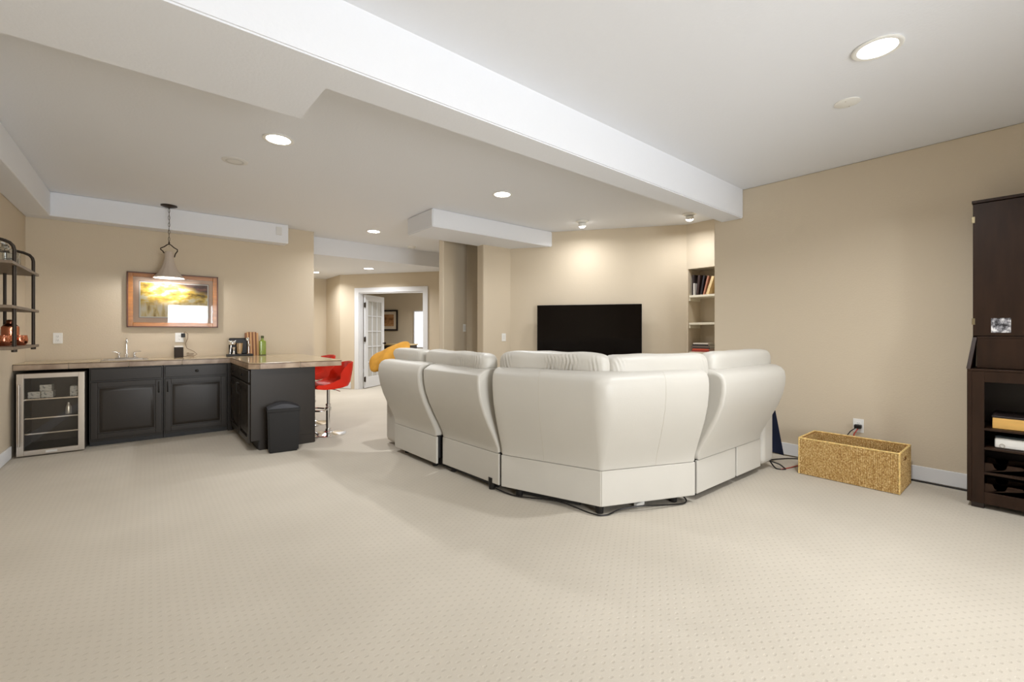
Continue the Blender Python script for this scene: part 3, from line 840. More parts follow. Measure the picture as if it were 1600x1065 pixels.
sp = thing('smart_speaker', 'small black cube speaker with a white top standing under the wall outlet', 'speaker', (.275, 6.73, Z0))
bm = new(); bx(bm, -.045, .045, -.045, .045, 0, .125, .006); obj('body', bm, mat('black_speaker_mesh', s(52, 44, 38), .8, bump=.5, bump_scale=400), sp)
bm = new(); bx(bm, -.043, .043, -.043, .043, .1255, .142, .004); obj('top', bm, WHITEPL, sp)
bm = new(); bx(bm, .305, .345, 6.850, 6.892, 1.137, 1.187, .006)
ad = single('power_adapter', bm, BLACKPL, 'black plug adapter in the outlet under the picture', 'adapter')
bm = new()
tube(bm, [(.33, 6.86, 1.19), (.345, 6.85, 1.205), (.372, 6.84, 1.18), (.37, 6.84, 1.12), (.345, 6.83, 1.06), (.36, 6.82, 1.0), (.43, 6.80, .96), (.46, 6.78, .925), (.42, 6.76, Z0 + .006), (.37, 6.75, Z0 + .01), (.32, 6.76, Z0 + .01)], .0028, 6)
tube(bm, [(.39 + .035 * math.cos(a), 6.76 + .02 * math.sin(a), Z0 + .012 + .004 * a) for a in [k * .5 for k in range(22)]], .003, 6)
single('charging_cable', bm, mat('brown_cable', s(120, 92, 66), .5), 'thin brown cable looping on the counter beside the cube speaker', 'cable')

# ---------------------------------------------------------------- picture over the bar
pf = thing('framed_picture', 'wide wooden framed landscape print hanging over the sink', 'picture', (.241, 6.897, 1.590))
ORW = mat('amber_wood_frame', s(174, 112, 50), .3, noise_scale=6, var=.2, stretch=(1, 1, 6), coat=.3)
ORD = mat('dark_frame_edge', s(96, 54, 30), .35)
Wd, Hh = .445, .325; FWd = .052
for a, b, z0, z1, nm in ((-Wd, -Wd + FWd, -Hh, Hh, 0), (Wd - FWd, Wd, -Hh, Hh, 0), (-Wd + FWd, Wd - FWd, -Hh, -Hh + FWd, 0), (-Wd + FWd, Wd - FWd, Hh - FWd, Hh, 0)):
    bm = new(); bx(bm, a, b, -.032, -.002, z0, z1, .004); obj('frame', bm, ORW, pf)
bm = new()
for a, b, z0, z1 in ((-Wd - .004, -Wd + .010, -Hh - .004, Hh + .004), (Wd - .010, Wd + .004, -Hh - .004, Hh + .004), (-Wd, Wd, -Hh - .004, -Hh + .010), (-Wd, Wd, Hh - .010, Hh + .004)): bx(bm, a, b, -.037, -.003, z0, z1, .002)
obj('frame_edge', bm, ORD, pf)
bm = new(); bx(bm, -Wd + FWd, Wd - FWd, -.014, -.010, -Hh + FWd, Hh - FWd); obj('mat_board', bm, mat('rose_mat_board', s(226, 196, 172), .8), pf)
px0, px1, pz0, pz1 = -.325, .335, -.20, .21
bm = new(); bx(bm, px0 - .016, px1 + .016, -.0148, -.0142, pz0 - .016, pz1 + .016); obj('mat_line', bm, ORD, pf)
bm = new(); bx(bm, px0 - .012, px1 + .012, -.0154, -.0150, pz0 - .012, pz1 + .012); obj('inner_mat', bm, PAPER, pf)


def mat_landscape():
    m = bpy.data.materials.new('autumn_lake_print'); m.use_nodes = True
    nt = m.node_tree; N = nt.nodes; L = nt.links; b = N['Principled BSDF']; b.inputs['Roughness'].default_value = .5
    tc = N.new('ShaderNodeTexCoord'); sp_ = N.new('ShaderNodeSeparateXYZ'); L.new(tc.outputs['Object'], sp_.inputs[0])
    def nz(sc, det=5, st=(1, 1, 1), off=0):
        mp = N.new('ShaderNodeMapping'); mp.inputs['Scale'].default_value = st; mp.inputs['Location'].default_value = (off, 0, 0)
        n = N.new('ShaderNodeTexNoise'); n.inputs['Scale'].default_value = sc; n.inputs['Detail'].default_value = det
        L.new(tc.outputs['Object'], mp.inputs[0]); L.new(mp.outputs[0], n.inputs['Vector']); return n.outputs['Fac']
    def ramp(src, stops):
        r = N.new('ShaderNodeValToRGB'); e = r.color_ramp.elements
        e[0].position = stops[0][0]; e[0].color = (*stops[0][1], 1); e[1].position = stops[-1][0]; e[1].color = (*stops[-1][1], 1)
        for p, c in stops[1:-1]: e.new(p).color = (*c, 1)
        L.new(src, r.inputs['Fac']); return r.outputs['Color']
    def rng(src, a, bb):
        r = N.new('ShaderNodeMapRange'); r.inputs['From Min'].default_value = a; r.inputs['From Max'].default_value = bb; L.new(src, r.inputs['Value']); return r.outputs['Result']
    def add(a, bb, op='ADD', k=None):
        n = N.new('ShaderNodeMath'); n.operation = op; L.new(a, n.inputs[0])
        if k is not None: n.inputs[1].default_value = k
        else: L.new(bb, n.inputs[1])
        return n.outputs[0]
    def mix(f, a, bb):
        n = N.new('ShaderNodeMixRGB'); L.new(f, n.inputs['Fac']); L.new(a, n.inputs['Color1']); L.new(bb, n.inputs['Color2']); return n.outputs['Color']
    n1 = nz(9, 6, (1, 1, 2)); n2 = nz(6, 5, (4, 1, 1), 3)
    land = ramp(n1, [(.34, s(128, 104, 40)), (.43, s(204, 164, 56)), (.52, s(238, 206, 96)), (.64, s(248, 240, 206))])
    reeds = ramp(n2, [(.32, s(170, 130, 60)), (.46, s(232, 208, 140)), (.62, s(246, 234, 206))])
    dark = ramp(n1, [(.35, s(52, 48, 56)), (.6, s(128, 92, 80)), (.75, s(190, 130, 110))])
    f_low = rng(add(sp_.outputs['Z'], add(n1, None, 'MULTIPLY', .12)), .06, -.02)
    base = mix(f_low, land, reeds)
    f_top = rng(add(add(sp_.outputs['Z'], add(sp_.outputs['X'], None, 'MULTIPLY', .35)), add(n1, None, 'MULTIPLY', .12)), .24, .30)
    col = mix(f_top, base, dark)
    L.new(col, b.inputs['Base Color'])
    return m


bm = new(); bx(bm, px0, px1, -.0160, -.0156, pz0, pz1); obj('print', bm, mat_landscape(), pf)
bm = new(); bx(bm, -Wd + FWd, Wd - FWd, -.0200, -.0190, -Hh + FWd, Hh - FWd); obj('glass', bm, PANE, pf)

# ---------------------------------------------------------------- pendant lamp
pd = thing('pendant_lamp', 'bronze chain pendant with a flared plaster bell shade over the bar', 'lamp', (.177, 6.55, 0))
PX_, PY_ = 0, 0
bm = new(); lathe(bm, [(0, H - .002), (.078, H - .002), (.080, H - .010), (.05, H - .022), (.012, H - .028), (0, H - .04)], seg=28); obj('canopy', bm, BRONZE, pd)
bm = new(); z = H - .035; k = 0
while z > 2.265:
    ln = .050; w_ = .008; pts = []
    for a in range(10):
        ang = 2 * PI * a / 10; c_, s_ = math.cos(ang) * w_, math.sin(ang) * ln / 2
        pts.append((c_, 0, z - ln / 2 + s_) if k % 2 == 0 else (0, c_, z - ln / 2 + s_))
    tube(bm, pts, .0022, 5, closed=True); z -= ln - .008; k += 1
obj('chain', bm, BRONZE, pd)['kind'] = 'stuff'
bm = new(); tube(bm, [(0, .004, H - .03), (.006, .008, 2.5), (-.004, .008, 2.4), (0, .004, 2.2)], .002, 5); obj('cord', bm, mat('clear_cord', s(150, 140, 120), .4), pd)
bm = new(); pts = [(-.045, 0, 2.125), (-.060, 0, 2.150), (-.078, 0, 2.165), (-.078, 0, 2.180), (-.045, 0, 2.200), (-.02, 0, 2.225), (0, 0, 2.238), (.02, 0, 2.225), (.045, 0, 2.200), (.078, 0, 2.180), (.078, 0, 2.160), (.060, 0, 2.130), (.052, 0, 2.10), (.050, 0, 2.085)]
tube(bm, pts, .006, 8); lathe(bm, [(0, 2.235), (.008, 2.238), (.008, 2.262), (0, 2.266)], seg=12); obj('bracket', bm, BRONZE, pd)
PLAST = mat('stone_grey_plaster', s(196, 182, 168), .7, bump=.4, bump_scale=30)
bm = new(); outer = [(.0, 2.150), (.036, 2.148), (.042, 2.13), (.040, 2.08), (.052, 2.02), (.075, 1.95), (.105, 1.89), (.140, 1.850), (.150, 1.838)]
inner = [(.146, 1.836), (.135, 1.848), (.100, 1.888), (.070, 1.95), (.047, 2.02), (.034, 2.08), (0, 2.085)]
lathe(bm, outer + inner, seg=72, flute=.018, nf=12); obj('shade', bm, PLAST, pd)
bm = new(); lathe(bm, [(0, 1.87), (.025, 1.88), (.033, 1.91), (.026, 1.94), (.014, 1.97), (.014, 2.0), (0, 2.0)], seg=20); obj('bulb', bm, BULB, pd)
d = bpy.data.lights.new('pendant_glow', 'POINT'); d.energy = 12; d.color = WARM; d.shadow_soft_size = .04
o = bpy.data.objects.new('pendant_glow', d); COL.objects.link(o); o.location = (.177, 6.55, 1.855)

# ---------------------------------------------------------------- pipe shelf on the left wall
ps = thing('wall_shelf', 'three tier shelf of black pipe frames and wooden boards on the wall', 'shelf', (-1.02, 5.2, 1.06))
PIPE = mat('dark_pipe', s(58, 50, 42), .45, .5)
for y in (4.85, 5.54):
    bm = new()
    arc = [(-.772, y, 1.81), (-.778, y, 1.838), (-.795, y, 1.862), (-.83, y, 1.878), (-.90, y, 1.895), (-.955, y, 1.90), (-1.000, y, 1.90)]
    tube(bm, [(-.772, y, 1.060)] + arc, .0115, 10)
    lathe(bm, [(0, 1.052), (.016, 1.054), (.016, 1.074), (.011, 1.078)], (-.772, y, 0), 14)
    tube(bm, [(-.935, y, 1.06), (-.935, y, 1.895)], .0105, 10)
    lathe(bm, [(0, 0), (.028, 0), (.028, .006), (.014, .008), (.013, .018)], seg=16)
    for v in bm.verts[-16 * 4 - 1:]: v.co = Vector((-1.018 + v.co.z, y + v.co.x, 1.90 + v.co.y))
    obj('pipe_frame', bm, PIPE, ps, world=True)
for z in (1.705, 1.385, 1.083):
    bm = new(); bx(bm, -1.015, -.757, 4.70, 5.68, z - .011, z + .011, .002); obj('board', bm, SHELFWOOD, ps, world=True)
for nm_, x, y, z, lab in (('copper_mug', -.865, 5.10, 1.0945, 'round polished copper mug nearest the viewer on the lowest board of the pipe shelf'), ('copper_mug', -.815, 5.30, 1.0945, 'round polished copper mug at the front edge of the lowest board, beside the post')):
    t = thing(nm_, lab, 'mug', (x, y, z), group='copper mugs on the pipe shelf')
    bm = new(); lathe(bm, [(0, 0), (.030, 0), (.046, .020), (.049, .045), (.044, .075), (.044, .082), (.041, .082), (.041, .072), (.045, .045), (.042, .022), (0, .004)], seg=28); obj('cup', bm, COPPER, t)
    bm = new(); tube(bm, [(-.02, -.042, .07), (-.03, -.065, .062), (-.035, -.070, .04), (-.03, -.06, .02), (-.02, -.045, .02)], .004, 8); obj('handle', bm, COPPER, t)
t = thing('cocktail_shaker', 'squat copper cocktail shaker with lid behind the copper mugs', 'shaker', (-.885, 5.42, 1.0945))
bm = new(); lathe(bm, [(0, 0), (.050, 0), (.052, .01), (.052, .145), (.048, .155), (0, .156)], seg=28); obj('body', bm, COPPER, t)
bm = new(); lathe(bm, [(.046, .156), (.034, .172), (.024, .178), (.024, .200), (.018, .208), (0, .210)], seg=24); obj('lid', bm, mat('dark_copper', s(130, 84, 66), .25, 1), t)
t = thing('glass_decanter', 'cut glass decanter on the top board of the pipe shelf', 'decanter', (-.83, 4.93, 1.7165))
bm = new(); lathe(bm, [(0, 0), (.055, 0), (.060, .012), (.060, .085), (.045, .105), (.020, .115), (.018, .135), (.026, .140), (.02, .140), (.014, .12), (.04, .10), (.054, .08), (.054, .015), (0, .008)], seg=24, flute=.03, nf=8); obj('body', bm, CLEARGL, t)
bm = new(); lathe(bm, [(0, .135), (.014, .138), (.024, .155), (.018, .175), (0, .182)], seg=16); obj('stopper', bm, CLEARGL, t)
t = thing('glass_candle_holder', 'cut glass jar beside the decanter on the top board of the pipe shelf', 'jar', (-.83, 5.10, 1.7165))
bm = new(); lathe(bm, [(0, 0), (.045, 0), (.050, .012), (.050, .10), (.046, .10), (.045, .015), (0, .008)], seg=24, flute=.03, nf=8); obj('jar', bm, CLEARGL, t)
bm = new(); lathe(bm, [(0, .010), (.040, .010), (.040, .06), (0, .06)], seg=20); obj('filling', bm, mat_print('dark_pattern_fill', [(.42, s(60, 52, 44)), (.5, s(200, 190, 176))], (20, 20, 20)), t)

# ---------------------------------------------------------------- the sectional sofa
so = thing('sectional_sofa', 'cream leather sectional sofa seen from behind in the middle of the room', 'sofa', (2.8, 2.6, 0))
A = Vector((2.02, 2.58)); Cn = Vector((2.285, 1.85)); B = Vector((2.966, 1.563))
PROF = [(0, .292), (.006, .33), (.028, .38), (.058, .44), (.090, .50), (.138, .60), (.174, .70), (.190, .78), (.192, .84), (.184, .885), (.160, .915), (.12, .932), (.05, .938), (-.06, .93), (-.12, .90), (-.14, .84), (-.12, .60), (-.10, .45), (-.09, .292)]


def inset(prof, r):
    n = len(prof); out = []
    for i in range(n):
        p0 = Vector(prof[i - 1]); p = Vector(prof[i]); p1 = Vector(prof[(i + 1) % n])
        e0 = (p - p0).normalized(); e1 = (p1 - p).normalized()
        nn = (Vector((e0.y, -e0.x)) + Vector((e1.y, -e1.x)))
        nn = nn.normalized() if nn.length > 1e-4 else Vector((1, 0))
        out.append(p - nn * r)
    return out


def back_shell(stations, zs=1.0, prof=PROF, depth=1.0):
    """stations: (point, outward dir (unnormalised scale), inset)"""
    bm = new(); rings = []
    for P, dv, r in stations:
        pr = inset(prof, r); row = []
        for o_, z in pr:
            row.append(bm.verts.new((P.x + dv.x * o_, P.y + dv.y * o_, z)))
        rings.append(row)
    n = len(prof)
    for a, b in zip(rings, rings[1:]):
        for i in range(n): bm.faces.new((a[i], a[(i + 1) % n], b[(i + 1) % n], b[i]))
    bm.faces.new(rings[0]); bm.faces.new(rings[-1][::-1])
    return bm


def straight(p0, p1, nrm, k=1.0, r=.022, extra=6):
    p0 = Vector(p0); p1 = Vector(p1); L = (p1 - p0).length; d = (p1 - p0) / L; st = []
    for t, i in [(0, r), (.004, r * .55), (.010, r * .22), (.020, 0)]: st.append((p0 + d * t, nrm * k, i))
    for q in range(1, extra): st.append((p0 + d * (L * q / extra), nrm * k, 0))
    for t, i in [(.020, 0), (.010, r * .22), (.004, r * .55), (0, r)]: st.append((p1 - d * t, nrm * k, i))
    return st


def outn(p0, p1):
    d = (Vector(p1) - Vector(p0)).normalized(); return Vector((d.y, -d.x))


# order so that the outward normal (right-hand side of p0->p1) faces away from the seats
s1a, s1b = (1.900, 4.16), (1.928, 3.372)
s2a, s2b = (1.974, 3.350), (2.018, 2.600)
n_ = -outn(s1b, s1a); n1 = Vector((-1, -.03)).normalized()
obj('backrest', back_shell(straight(s1a, s1b, n1, .93)), LEATHER, so, world=True, angle=50)
# the second seat has a crisper, flat topped back
PROF2 = [(0, .292), (.006, .33), (.028, .38), (.058, .44), (.090, .50), (.138, .60), (.174, .70), (.190, .78), (.194, .84), (.192, .882), (.186, .892), (.13, .925), (.05, .936), (-.06, .93), (-.12, .90), (-.14, .84), (-.12, .60), (-.10, .45), (-.09, .292)]
obj('backrest', back_shell(straight(s2a, s2b, n1, 1.0, r=.014), prof=PROF2), LEATHER, so, world=True, angle=35)
n3 = outn(A, Cn); n3 = -n3 if n3.x > 0 else n3
n4 = outn(Cn, B); n4 = -n4 if n4.y > 0 else n4
mit = (n3 + n4) / (1 + n3.dot(n4))
st = []
N_ = 10
dA = Vector((-.90, -.42)) * .78; dB = Vector((-.42, -.90)) * .80
for i in range(N_ + 1):
    t = i / N_; P = A.lerp(Cn, t) if i < N_ else Cn - (Cn - A).normalized() * .02
    rr = .022 if i == 0 else 0
    dv = dA.lerp(mit, t) if i < N_ else n3 * .55 + mit * .45
    st.append((P, dv, rr))
st.insert(1, (A.lerp(Cn, .006), dA, .010)); st.insert(2, (A.lerp(Cn, .025), dA, 0))
st.append((Cn, mit * .985, 0))
for i in range(N_ + 1):
    t = i / N_; P = Cn.lerp(B, t) if i > 0 else Cn + (B - Cn).normalized() * .02
    dv = mit.lerp(dB, t) if i > 0 else n4 * .55 + mit * .45
    st.append((P, dv, .022 if i == N_ else 0))
st.insert(-1, (Cn.lerp(B, .975), dB, 0)); st.insert(-1, (Cn.lerp(B, .994), dB, .010))
PROFW = [(o_, z + (.012 if z > .7 else 0)) for o_, z in PROF]
obj('backrest', back_shell(st, prof=PROFW), LEATHER, so, world=True, angle=50)
# stitched seams down the two halves of the corner back
for P, dv in ((A.lerp(Cn, .46), dA.lerp(mit, .46)), (Cn.lerp(B, .56), mit.lerp(dB, .56))):
    bm = new(); tube(bm, [(P.x + dv.x * (o_ + .0004), P.y + dv.y * (o_ + .0004), z) for o_, z in PROFW[:12]], .0011, 6); obj('seam', bm, LEATHER2, so, world=True)
n5 = Vector((0, -1))
s5a, s5b = (3.000, 1.568), (4.045, 1.548)
obj('backrest', back_shell(straight(s5a, s5b, n5, 1.03, r=.03, extra=10)), LEATHER, so, world=True, angle=50)


def skirt(p0, p1, z0=.052, z1=.288):
    M, L, a = seg_mat(p0, p1); bm = new(); bx(bm, .002, L - .002, 0, .022, z0, z1, .006, M=M); return obj('skirt_panel', bm, LEATHER, so, world=True)


skirt(s1a, s1b); skirt(s2a, s2b); skirt(A, Cn); skirt(Cn, B); skirt((3.0, 1.569), (3.586, 1.558)); skirt((3.606, 1.557), (4.045, 1.548))
# seats, hidden from the camera but part of the sofa
def rbox(name, x0, x1, y0, y1, z0, z1, bev, m=LEATHER, M=None):
    bm = new(); bx(bm, x0, x1, y0, y1, z0, z1, bev, M=M, seg=4); return obj(name, bm, m, so, world=True)


rbox('seat', 2.05, 2.78, 3.385, 4.15, .30, .47, .05); rbox('seat', 2.12, 2.80, 2.62, 3.365, .30, .47, .05)
rbox('seat', 3.02, 3.58, 1.70, 2.35, .30, .47, .05); rbox('seat', 3.60, 4.04, 1.70, 2.35, .30, .47, .05)
bm = new(); prism(bm, [(2.14, 2.60), (2.39, 1.93), (2.98, 1.69), (3.01, 2.33), (2.78, 2.58)], .30, .47); bmesh.ops.bevel(bm, geom=list(bm.edges), offset=.03, segments=3, affect='EDGES'); obj('seat', bm, LEATHER, so, world=True)
rbox('seat_base', 1.96, 2.76, 3.39, 4.14, .09, .295, .01, DARKGAP); rbox('seat_base', 2.04, 2.78, 2.63, 3.33, .09, .295, .01, DARKGAP)
rbox('seat_base', 3.03, 4.03, 1.61, 2.32, .09, .295, .01, DARKGAP)
bm = new(); prism(bm, [(2.08, 2.58), (2.325, 1.90), (2.97, 1.63), (2.99, 2.30), (2.74, 2.56)], .09, .295); obj('seat_base', bm, DARKGAP, so, world=True)
# arms
rbox('armrest', 1.985, 2.86, 4.19, 4.58, .02, .53, .055); rbox('armrest', 4.065, 4.30, 1.535, 2.42, .05, .575, .05)
# feet and mechanism rails
for x, y in ((2.310, 1.885), (2.10, 2.46), (2.87, 1.68), (2.03, 2.70), (2.03, 3.25), (1.99, 3.50), (1.99, 4.05), (3.10, 1.66), (3.95, 1.66), (2.70, 4.0), (2.7, 2.8), (3.95, 2.2), (3.1, 2.2)):
    bm = new(); lathe(bm, [(0, .001), (.026, .001), (.030, .09), (0, .09)], (x, y, 0), 14); obj('leg', bm, BLACKPL, so, world=True)
for p0, p1 in (((1.985, 4.05), (2.045, 2.65)), ((2.10, 2.46), (2.27, 2.02)), ((2.50, 1.84), (2.87, 1.70)), ((3.1, 1.64), (3.95, 1.63))):
    M, L, a = seg_mat(p0, p1); bm = new(); bx(bm, 0, L, 0, .02, .018, .090, M=M); obj('rail', bm, DARKGAP, so, world=True)


# headrest cushions resting on the backs
def headrest(p0, p1, z, dep=.17, hgt=.19, wr=.013, creases=()):
    p0 = Vector(p0); p1 = Vector(p1); L = (p1 - p0).length; a = math.atan2(p1.y - p0.y, p1.x - p0.x); c = (p0 + p1) / 2
    bm = new(); ns, nc = 150, 36; rings = []
    sg = lambda v, e_: math.copysign(abs(v) ** e_, v)
    M = Matrix.Translation((c.x, c.y, z)) @ rz(a)
    for i in range(ns + 1):
        q = -math.cos(PI * i / ns) * .35 + (-1 + 2 * i / ns) * .65
        sc = max(.02, (1 - abs(q) ** 14)) ** .5 * (1 - .05 * abs(q) ** 3)
        top = 1 + .05 * abs(q) ** 6
        row = []
        for k in range(nc):
            th = 2 * PI * k / nc; y = sg(math.cos(th), .62) * dep / 2 * sc; zz = sg(math.sin(th), .62) * hgt / 2 * sc * top; x = q * L / 2
            n_ = Vector((0, math.cos(th), math.sin(th)))
            dsp = wr * noise.noise(Vector((x * 5 + c.x * 7, y * 6, zz * 6 + c.y)))
            for x0, wdt, amp, sl in creases:
                g_ = math.exp(-((x - x0) / wdt) ** 2) * max(0, 1 - max(0, zz) / (hgt * .5))
                dsp += amp * g_ * math.sin((x + sl * zz) * 230)
            row.append(bm.verts.new(M @ (Vector((x, y, zz)) + n_ * dsp)))
        rings.append(row)
    for A_, B_ in zip(rings, rings[1:]):
        for k in range(nc): bm.faces.new((A_[k], A_[(k + 1) % nc], B_[(k + 1) % nc], B_[k]))
    bm.faces.new(rings[0][::-1]); bm.faces.new(rings[-1])
    obj('headrest', bm, LEATHER, so, world=True, angle=80)


headrest((1.97, 4.215), (1.97, 3.60), .950, creases=[(.22, .06, .004, .5)])
headrest((1.985, 3.585), (1.985, 2.63), .950, creases=[(.12, .10, .008, .9), (.38, .06, .006, .6), (-.3, .05, .003, .4)])
headrest((2.035, 2.59), (2.325, 1.80), .970, creases=[(.02, .05, .007, .5), (.16, .06, .008, .5), (-.33, .04, .006, .3), (.33, .03, .004, .2)])
headrest((2.310, 1.84), (3.055, 1.545), .960, creases=[(-.33, .04, .006, .3), (.33, .04, .004, .3)])
headrest((3.085, 1.56), (4.15, 1.56), .965, wr=.006)

# pillow, cloth
bm = new()
va = Vector((-.70, .57, -.43)).normalized(); vn = Vector((-.669, -.313, .675)); vn = (vn - va * vn.dot(va)).normalized(); vb = vn.cross(va)
pillow(bm, (1.885, 4.235, .952), (.46, .27, .11), 1.0, .62, M=Matrix((va, vb, vn)).transposed().to_4x4(), nu=56, nv=28, wr=.02, ws=9)
single('throw_pillow', bm, MUSTARD, 'mustard yellow velvet pillow slumped over the end of the sofa back', 'pillow')

bm = new(); nx2, nz2 = 10, 16; g = []
for j in range(nz2 + 1):
    t = j / nz2; z = .50 - .40 * t; row = []
    for i in range(nx2 + 1):
        u = i / nx2; y = 1.53 + .40 * u - t * .05; x = 4.316 + .055 * t * (1 - u) + .012 * math.sin(u * 14) * t
        row.append(bm.verts.new((x, y, z + .06 * u * t)))
    g.append(row)
for j in range(nz2):
    for i in range(nx2): bm.faces.new((g[j][i], g[j][i + 1], g[j + 1][i + 1], g[j + 1][i]))
bmesh.ops.solidify(bm, geom=bm.faces[:], thickness=.008)
single('throw_blanket', bm, NAVY, 'navy blanket hanging down the outer side of the sofa arm', 'blanket')


def cable(name, pts, r, m, label):
    # Catmull-Rom through the points
    P = [Vector(p) for p in pts]; P = [P[0]] + P + [P[-1]]; out = []
    for i in range(1, len(P) - 2):
        for k in range(6):
            t = k / 6; a, b, c, d_ = P[i - 1], P[i], P[i + 1], P[i + 2]
            out.append(.5 * ((2 * b) + (-a + c) * t + (2 * a - 5 * b + 4 * c - d_) * t * t + (-a + 3 * b - 3 * c + d_) * t ** 3))
    out.append(P[-2]); bm = new(); tube(bm, out, r, 7)
    return single(name, bm, m, label, 'cable')


cable('power_cable', [(2.02, 2.66, .02), (2.06, 2.45, .008), (2.18, 2.15, .030), (2.235, 1.90, .012), (2.30, 1.825, .006), (2.42, 1.80, .020), (2.55, 1.72, .035), (2.70, 1.66, .02), (2.88, 1.60, .008), (2.93, 1.63, .03), (2.90, 1.70, .05)], .005, BLACKPL, 'black power cable drooping round the corner foot of the sofa')
cable('power_cable', [(4.28, 1.56, .05), (4.31, 1.50, .03), (4.325, 1.47, .008), (4.28, 1.44, .006), (4.24, 1.50, .008), (4.30, 1.58, .06)], .006, BLACKPL, 'black cable loop at the foot of the sofa arm by the navy blanket')
cable('speaker_wire', [(4.25, 1.46, .006), (4.36, 1.43, .006), (4.50, 1.40, .006), (4.62, 1.36, .006), (4.70, 1.32, .006)], .004, REDWIRE, 'thin red wire on the carpet running to the woven basket')
cable('power_cable', [(4.34, 1.66, .008), (4.52, 1.62, .006), (4.71, 1.50, .006), (4.748, 1.30, .006), (4.755, .95, .006), (4.758, .5, .006), (4.755, .36, .006)], .005, BLACKPL, 'black cable to the woven basket, run on past it as the shaded gap under the baseboard')  # past the basket it stands in for the shade line under the baseboard
bm = new(); bx(bm, 2.57, 2.66, 1.77, 1.80, .001, .028, .006)
single('power_strip', bm, WHITEPL, 'white power strip lying just under the sofa corner skirt', 'power strip')

# plug in the low outlet
t = thing('power_plug', 'black plug with two thin wires in the low outlet above the basket', 'plug', (4.775, 1.035, .385))
bm = new(); bx(bm, -.045, -.002, -.028, .022, -.020, .012, .006); obj('plug_body', bm, BLACKPL, t)
bm = new(); tube(bm, [(-.03, -.005, -.02), (-.04, .02, -.07), (-.035, .03, -.14), (-.03, .03, -.25), (-.03, .03, -.375)], .0045, 7); obj('wire', bm, REDWIRE, t)
bm = new(); tube(bm, [(-.03, .015, -.02), (-.045, .045, -.05), (-.04, .075, -.10), (-.03, .09, -.2), (-.03, .08, -.375)], .004, 7); obj('wire', bm, BLACKPL, t)

# ---------------------------------------------------------------- woven basket
bk = thing('storage_basket', 'long rectangular woven seagrass basket on the carpet against the wall', 'basket', (4.465, 1.005, 0))
LX, LY, BH = .20, .325, .303     # half sizes


def weave_panel(p0, p1, z0, z1, out, parent, hole=False):
    """weave of real strands: columns of short fat loops on a panel"""
    p0 = Vector(p0); p1 = Vector(p1); L = (p1 - p0).length; d_ = (p1 - p0) / L; o2 = Vector(out)
    bm = new(); cw = .0125; rh = .0105; nc = int(L / cw); nr = int((z1 - z0) / rh); cw = L / nc; rh = (z1 - z0) / nr
    for c in range(nc):
        for r_ in range(nr):
            cx = (c + .5) * cw; cz = z0 + (r_ + .5) * rh
            if hole and abs(cx - L / 2) < .045 and z1 - .075 < cz < z1 - .040: continue
            hgt = (.0050 if (c + r_) % 2 else .0020) + random.uniform(-.0008, .0012)
            base = p0 + d_ * cx
            w2, h2 = cw * .56, rh * .60
            v = []
            for (a, b, h_) in ((-w2, -h2 * .4, 0), (-w2, h2 * .4, 0), (w2, h2 * .4, 0), (w2, -h2 * .4, 0), (-w2 * .45, -h2 * .75, 1), (-w2 * .45, h2 * .75, 1), (w2 * .45, h2 * .75, 1), (w2 * .45, -h2 * .75, 1)):
                q = base + d_ * a + o2 * (h_ * hgt); v.append(bm.verts.new((q.x, q.y, cz + b)))
            for f_ in ((4, 5, 6, 7), (0, 1, 5, 4), (2, 3, 7, 6), (1, 2, 6, 5), (3, 0, 4, 7)): bm.faces.new([v[i] for i in f_])
    o = obj('weave', bm, WEAVE, parent, smooth=False); o['kind'] = 'stuff'
    return o


t_ = .012
for nm2, p0, p1, out, hl in (('side', (-LX, -LY), (-LX, LY), (-1, 0), False), ('side', (LX, -LY), (LX, LY), (1, 0), False), ('end', (-LX, -LY), (LX, -LY), (0, -1), True), ('end', (-LX, LY), (LX, LY), (0, 1), True)):
    bm = new(); o2 = Vector(out); a = Vector(p0) - o2 * t_; b = Vector(p1)
    x0, x1 = sorted((a.x, b.x)); y0, y1 = sorted((a.y, b.y))
    if hl:
        cxm = (x0 + x1) / 2
        bx(bm, x0, x1, y0, y1, .003, BH - .075); bx(bm, x0, x1, y0, y1, BH - .040, BH - .004); bx(bm, x0, cxm - .045, y0, y1, BH - .075, BH - .04); bx(bm, cxm + .045, x1, y0, y1, BH - .075, BH - .04)
    else: bx(bm, x0, x1, y0, y1, .003, BH - .004)
    pn = obj(nm2 + '_panel', bm, mat('dark_seagrass', s(150, 104, 46), .8), bk)
    weave_panel(p0, p1, .004, BH - .006, out, pn, hl)
    ip0 = Vector(p0) - o2 * t_; ip1 = Vector(p1) - o2 * t_
    weave_panel(ip0, ip1, .02, BH - .006, tuple(-x_ for x_ in out), pn, hl)
bm = new(); bx(bm, -LX + .01, LX - .01, -LY + .01, LY - .01, .002, .010); obj('bottom', bm, WEAVE, bk)
bm = new()
for a, b in (((-LX, -LY), (-LX, LY)), ((LX, -LY), (LX, LY)), ((-LX, -LY), (LX, -LY)), ((-LX, LY), (LX, LY))): tube(bm, [(*a, BH), (*b, BH)], .007, 8)
for a in (-LX, LX):
    for b in (-LY, LY): tube(bm, [(a, b, .004), (a, b, BH)], .006, 8)
obj('rim', bm, mat('pale_seagrass_cord', s(222, 190, 122), .7, noise_scale=60, var=.3), bk)

